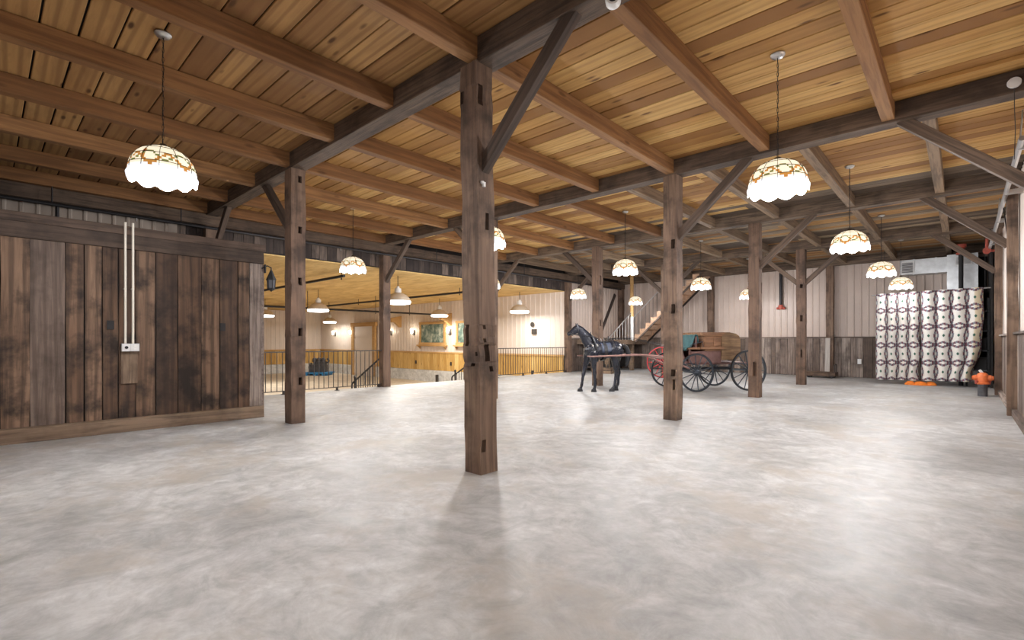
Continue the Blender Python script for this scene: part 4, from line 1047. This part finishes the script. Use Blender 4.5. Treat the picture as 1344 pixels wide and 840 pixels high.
# rear box: rounded brown hind part, orange front part with cornice
pr = [(-.16, .86), (-.62, .86), (-.72, .92), (-.77, 1.05), (-.77, 1.42), (-.73, 1.54), (-.62, 1.61), (-.4, 1.65), (-.16, 1.65)]
MB().prism(pr, -.5, .5, 'xz').build('rear_box', 'wagon_brown', wag)
MB().box((.11, 0, 1.40), (.54, .96, .36)).build('front_box', 'wagon_wood', wag)
for s_ in (-1, 1):
    for x_ in (-.02, .24): MB().box((x_, s_ * .485, 1.39), (.22, .02, .26)).build('panel', 'wagon_wood', wag)
MB().box((.13, 0, 1.61), (.68, 1.1, .07)).box((.13, 0, 1.56), (.60, 1.03, .05)).build('cornice', 'wagon_wood', wag)
MB().box((.15, 0, 1.20), (.72, 1.08, .06)).box((.1, 0, 1.15), (.55, .98, .06)).build('ledge', 'wagon_wood', wag)
# driver's end
MB().box((.62, 0, 1.19), (.5, .95, .05)).build('seat_board', 'wagon_wood', wag)
for s_ in (-1, 1): MB().bar((.8, s_ * .4, .78), (.8, s_ * .4, 1.17), .05, .05).build('seat_post', 'wagon_red', wag)
MB().prism([(.7, .76), (.98, .78), (1.10, 1.20), (1.07, 1.24), (.94, .84), (.7, .82)], -.42, .42, 'xz').build('dashboard', 'wagon_red', wag)
MB().tube([(.42, .5, 1.2), (.46, .5, 1.38), (.8, .5, 1.30), (.88, .5, 1.2)], .012, 6).build('arm_rail', 'wheel', wag, True)
MB().box((1.35, .5, .68), (.24, .14, .02)).tube([(1.15, .5, .76), (1.28, .5, .68)], .012, 6).build('step', 'wheel', wag)
# shafts
for s_ in (-1, 1):
    MB().tube([(.82, s_ * .42, .62), (1.3, s_ * .45, .80), (1.7, s_ * .42, .97), (2.3, s_ * .40, 1.02), (3.0, s_ * .40, 1.0), (3.75, s_ * .39, .98), (3.86, s_ * .375, .99)], [.03, .03, .03, .028, .026, .022, .014], 10).build('shaft', 'shaft', wag, True)
MB().tube([(1.55, -.42, .92), (1.55, .42, .92)], .025, 8).build('crossbar', 'shaft', wag, True)
# teal cloth
cl = MB(); nx, ny = 14, 10; P = []
prof = [(.93, 1.12), (.92, 1.2), (.87, 1.235), (.80, 1.24), (.76, 1.27), (.72, 1.36), (.68, 1.46), (.655, 1.54), (.62, 1.58), (.56, 1.555), (.535, 1.45), (.53, 1.36)]
for i, (x_, z_) in enumerate(prof):
    for j in range(ny + 1):
        y_ = -.42 + .84 * j / ny
        P.append((x_ + .015 * math.sin(j * 1.3 + i), y_ + .02 * math.sin(i), z_ + .012 * math.sin(j * 2.1 + i * .7)))
fs = [(i * (ny + 1) + j, i * (ny + 1) + j + 1, (i + 1) * (ny + 1) + j + 1, (i + 1) * (ny + 1) + j) for i in range(len(prof) - 1) for j in range(ny)]
cl.add(P, fs); o = cl.build('teal_blanket', 'teal', None, True); md = o.modifiers.new('t', 'SOLIDIFY'); md.thickness = .02
o.location = (-5.53, 14.40, 0); o.rotation_euler = (0, 0, HEAD); tag(o, 'teal blanket draped over the wagon seat', 'blanket')
MB().box((.60, 0, 1.37), (.05, .82, .32)).build('seat_back', 'wagon_red', wag)
# red wheel leaning against the post behind
RW = wheel_meshes(.60, 'red', 'red')
rw = thing('cartwheel', 'bright red spoked wagon wheel leaning against the timber post', 'wheel', (-8.33, 17.45, 0), 0)
rw.rotation_euler = (-.13, 0, .62)
wheel(rw, (0, 0, .60), .60, RW, 12)

# ================================================================== HORSE
HS = .00296
def hp(cx_, cy_, y=0.0, base=735): return Vector(((500 - cx_) * .00305, y, max(0.0, (base - cy_) * HS)))
def loft(b, secs, n=16):
    """secs: (point, half size in the xz plane, half size across)"""
    rings = []
    for i, (p, a, w) in enumerate(secs):
        q0 = secs[max(0, i - 1)][0]; q1 = secs[min(len(secs) - 1, i + 1)][0]
        t_ = (q1 - q0); t_.y *= .3; t_.normalize(); nrm = t_.cross(Vector((0, 1, 0))).normalized()
        rings.append([p + nrm * a * math.cos(2 * PI * j / n) + Vector((0, 1, 0)) * w * math.sin(2 * PI * j / n) for j in range(n)])
    vs = [q for r in rings for q in r]; fs = []
    for i in range(len(rings) - 1):
        for j in range(n): fs.append((i * n + j, i * n + (j + 1) % n, (i + 1) * n + (j + 1) % n, (i + 1) * n + j))
    fs.append(tuple(range(n))); fs.append(tuple((len(rings) - 1) * n + j for j in range(n - 1, -1, -1)))
    b.add(vs, fs)
px = HS
BODY = [(316, 345, 26, .07), (332, 348, 52, .14), (365, 350, 80, .19), (420, 352, 87, .22), (480, 359, 82, .235), (540, 352, 80, .235), (600, 342, 80, .225), (645, 338, 64, .18), (676, 335, 42, .10), (688, 333, 22, .05)]
horse = thing('horse_figure', 'life-size black horse figure standing in harness between wagon shafts', 'horse', (-7.357, 11.732, 0), HEAD)
hb = MB()
loft(hb, [(hp(a, c), h * px, w) for a, c, h, w in BODY])
loft(hb, [(hp(a, c), h * px, w) for a, c, h, w in ((420, 330, 70, .15), (385, 305, 78, .15), (345, 252, 62, .115), (305, 200, 46, .09), (272, 165, 40, .075), (250, 150, 34, .07))])
loft(hb, [(hp(a, c), h * px, w) for a, c, h, w in ((272, 138, 22, .06), (252, 150, 36, .078), (228, 168, 37, .08), (203, 184, 28, .065), (180, 196, 20, .052), (162, 205, 20, .052), (153, 208, 12, .035))])
def leg(y, base, rows, wmul=1.0):
    secs = []
    for i, (a, c, h) in enumerate(rows):
        yy_ = y * (0.85 if i == 0 else 1.0)
        secs.append((hp(a, c, yy_, base), h * px, h * px * (0.9 if i > 1 else 1.15)))
    loft(hb, secs, 12)
leg(.125, 738, [(388, 370, 52), (388, 430, 40), (392, 490, 25), (396, 545, 19), (398, 572, 21), (399, 600, 15), (401, 650, 13), (403, 684, 16), (398, 703, 13), (394, 717, 17), (392, 726, 22), (390, 738, 24)])
leg(-.125, 730, [(370, 370, 46), (354, 430, 36), (341, 490, 24), (329, 545, 19), (323, 570, 21), (318, 600, 15), (311, 646, 13), (306, 678, 16), (300, 697, 13), (295, 710, 17), (292, 719, 22), (289, 730, 24)])
leg(.13, 737, [(618, 345, 66), (604, 410, 52), (594, 455, 38), (596, 500, 27), (606, 545, 21), (610, 570, 21), (604, 600, 16), (596, 650, 14), (590, 684, 16), (580, 702, 13), (572, 716, 17), (567, 726, 22), (563, 737, 24)])
leg(-.13, 727, [(642, 345, 60), (648, 410, 46), (652, 455, 35), (658, 500, 26), (668, 540, 21), (672, 563, 21), (670, 595, 15), (667, 640, 14), (664, 672, 16), (656, 690, 13), (649, 704, 17), (645, 715, 22), (641, 727, 24)])
for s_ in (-1, 1):
    loft(hb, [(hp(250, 138, s_ * .045), 10 * px, .02), (hp(244, 122, s_ * .052), 12 * px, .018), (hp(237, 100, s_ * .055), 3 * px, .006)], 8)
    loft(hb, [(hp(240, 172, s_ * .05), 20 * px, .03), (hp(252, 190, s_ * .045), 14 * px, .025)], 8)
tmp = hb.mesh('horse_raw', 'horse'); to = bpy.data.objects.new('horse_raw', tmp); C.objects.link(to)
md = to.modifiers.new('r', 'REMESH'); md.mode = 'VOXEL'; md.voxel_size = .014
md = to.modifiers.new('s', 'SMOOTH'); md.iterations = 5; md.factor = .5
dg = bpy.context.evaluated_depsgraph_get(); me = bpy.data.meshes.new_from_object(to.evaluated_get(dg)); me.name = 'body'
bpy.data.objects.remove(to)
me.materials.clear(); me.materials.append(M['horse']); me.polygons.foreach_set('use_smooth', [True] * len(me.polygons))
zmin = min(v.co.z for v in me.vertices)
for v in me.vertices: v.co.z -= zmin
put('body', me, horse)
# mane, forelock, tail, eyes, nostrils
b = MB(); loft(b, [(hp(a, c), h * px, w) for a, c, h, w in ((240, 118, 8, .012), (258, 126, 12, .022), (290, 150, 14, .026), (330, 188, 15, .028), (365, 228, 15, .028), (395, 256, 12, .024), (420, 268, 5, .012))], 10); b.build('mane', 'mane', horse, True)
b = MB(); loft(b, [(hp(a, c), h * px, w) for a, c, h, w in ((672, 300, 10, .03), (700, 300, 15, .045), (728, 325, 20, .06), (745, 370, 24, .07), (745, 425, 24, .07), (735, 470, 18, .06), (724, 505, 6, .02))], 12); b.build('tail', 'mane', horse, True)
for s_ in (-1, 1):
    MB().lathe([(0, -.012), (.011, -.008), (.015, 0), (.011, .008), (0, .012)], 10, hp(226, 158, s_ * .079)).build('eye', 'black', horse, True)
    MB().lathe([(0, -.008), (.012, 0), (0, .008)], 8, hp(163, 200, s_ * .05)).build('nostril', 'black', horse, True)
for (a, c, y_, bs) in ((391, 734, .125, 738), (290, 726, -.125, 730), (564, 733, .13, 737), (642, 723, -.13, 727)):
    MB().lathe([(.079, 0), (.076, .02), (.062, .075), (0, .08)], 16, (hp(a, c, y_, bs).x, y_, 0.0)).build('hoof', 'mane', horse, True)
# harness
def hoop(cx_, top, bot, w, name, wid, mat, tilt=0):
    pts = []
    for k in range(28):
        a = 2 * PI * k / 28; ct = (top + bot) / 2; hh = (bot - top) / 2
        pts.append(hp(cx_ + tilt * math.cos(a), ct - hh * math.cos(a), w * math.sin(a)))
    b = MB(); b.tube(pts, wid, 6, closed=True); return b.build(name, mat, horse, True)
hoop(405, 205, 452, .215, 'collar', .028, 'leather', -32)
hoop(398, 195, 448, .225, 'hames', .014, 'mane', -32)
def band(x0, x1, a0, a1, name, mat, grow=.016):
    """sheet wrapped over the trunk between two columns, angles from the top"""
    b = MB(); n, k = 14, 8; P = []
    def sect(c):
        for i in range(len(BODY) - 1):
            if BODY[i][0] <= c <= BODY[i + 1][0]:
                f = (c - BODY[i][0]) / (BODY[i + 1][0] - BODY[i][0]); return [BODY[i][q] + (BODY[i + 1][q] - BODY[i][q]) * f for q in range(4)]
    for i in range(k + 1):
        c = x0 + (x1 - x0) * i / k; s = sect(c)
        for j in range(n + 1):
            a = a0 + (a1 - a0) * j / n; ctr = hp(c, s[1])
            P.append((ctr.x, (s[3] + grow) * math.sin(a), ctr.z + (s[2] * px + grow) * math.cos(a)))
    b.add(P, [(i * (n + 1) + j, i * (n + 1) + j + 1, (i + 1) * (n + 1) + j + 1, (i + 1) * (n + 1) + j) for i in range(k) for j in range(n)])
    o = b.build(name, mat, horse, True); m_ = o.modifiers.new('t', 'SOLIDIFY'); m_.thickness = .014; return o
band(455, 548, -1.75, 1.75, 'saddle_pad', 'pad', .014)
band(478, 508, -PI, PI, 'girth_strap', 'leather', .03)
band(430, 600, -.16, .16, 'back_strap', 'leather', .026)
band(572, 584, -1.7, 1.7, 'hip_strap', 'leather', .018)
band(372, 384, -2.4, 2.4, 'breast_strap', 'leather', .02)
MB().tube([hp(575, 360, .245), hp(640, 372, .22), hp(690, 378, .12), hp(700, 380, 0), hp(690, 378, -.12), hp(640, 372, -.22), hp(575, 360, -.245)], .014, 6).build('breeching_strap', 'leather', horse, True)
for s_ in (-1, 1):
    MB().tube([hp(430, 395, s_ * .26), hp(520, 398, s_ * .27), hp(640, 396, s_ * .27), hp(720, 388, s_ * .385)], .014, 6).build('trace', 'leather', horse, True)
    MB().tube([hp(183, 196, s_ * .06), hp(300, 215, s_ * .12), hp(398, 222, s_ * .13), hp(480, 268, s_ * .12), hp(600, 240, s_ * .16), hp(760, 235, s_ * .17), Vector((-2.15, s_ * .2, 1.23))], .007, 5).build('rein', 'leather', horse, True)
    MB().tube([hp(493, 280, s_ * .09), hp(493, 255, s_ * .1), hp(488, 240, s_ * .1)], .011, 6).build('terret', 'steel', horse, True)
MB().tube([hp(375, 215), hp(378, 178)], .014, 6).tube([hp(440, 268), hp(440, 232)], .014, 6).tube([hp(548, 268), hp(548, 216)], .012, 6).build('collar_knob', 'leather', horse, True)
for c0, c1, r0, name in (((255, 128), (242, 205), .095, 'bridle_cheek'), ((193, 172), (203, 214), .075, 'noseband')):
    p0, p1 = hp(*c0), hp(*c1); pts = []
    for k in range(18):
        a = 2 * PI * k / 18; q = (p0 + p1) / 2 + (p0 - p1) / 2 * 1.02 * math.cos(a); pts.append(q + Vector((0, r0 * math.sin(a), 0)))
    MB().tube(pts, .009, 5, closed=True).build(name, 'leather', horse, True)
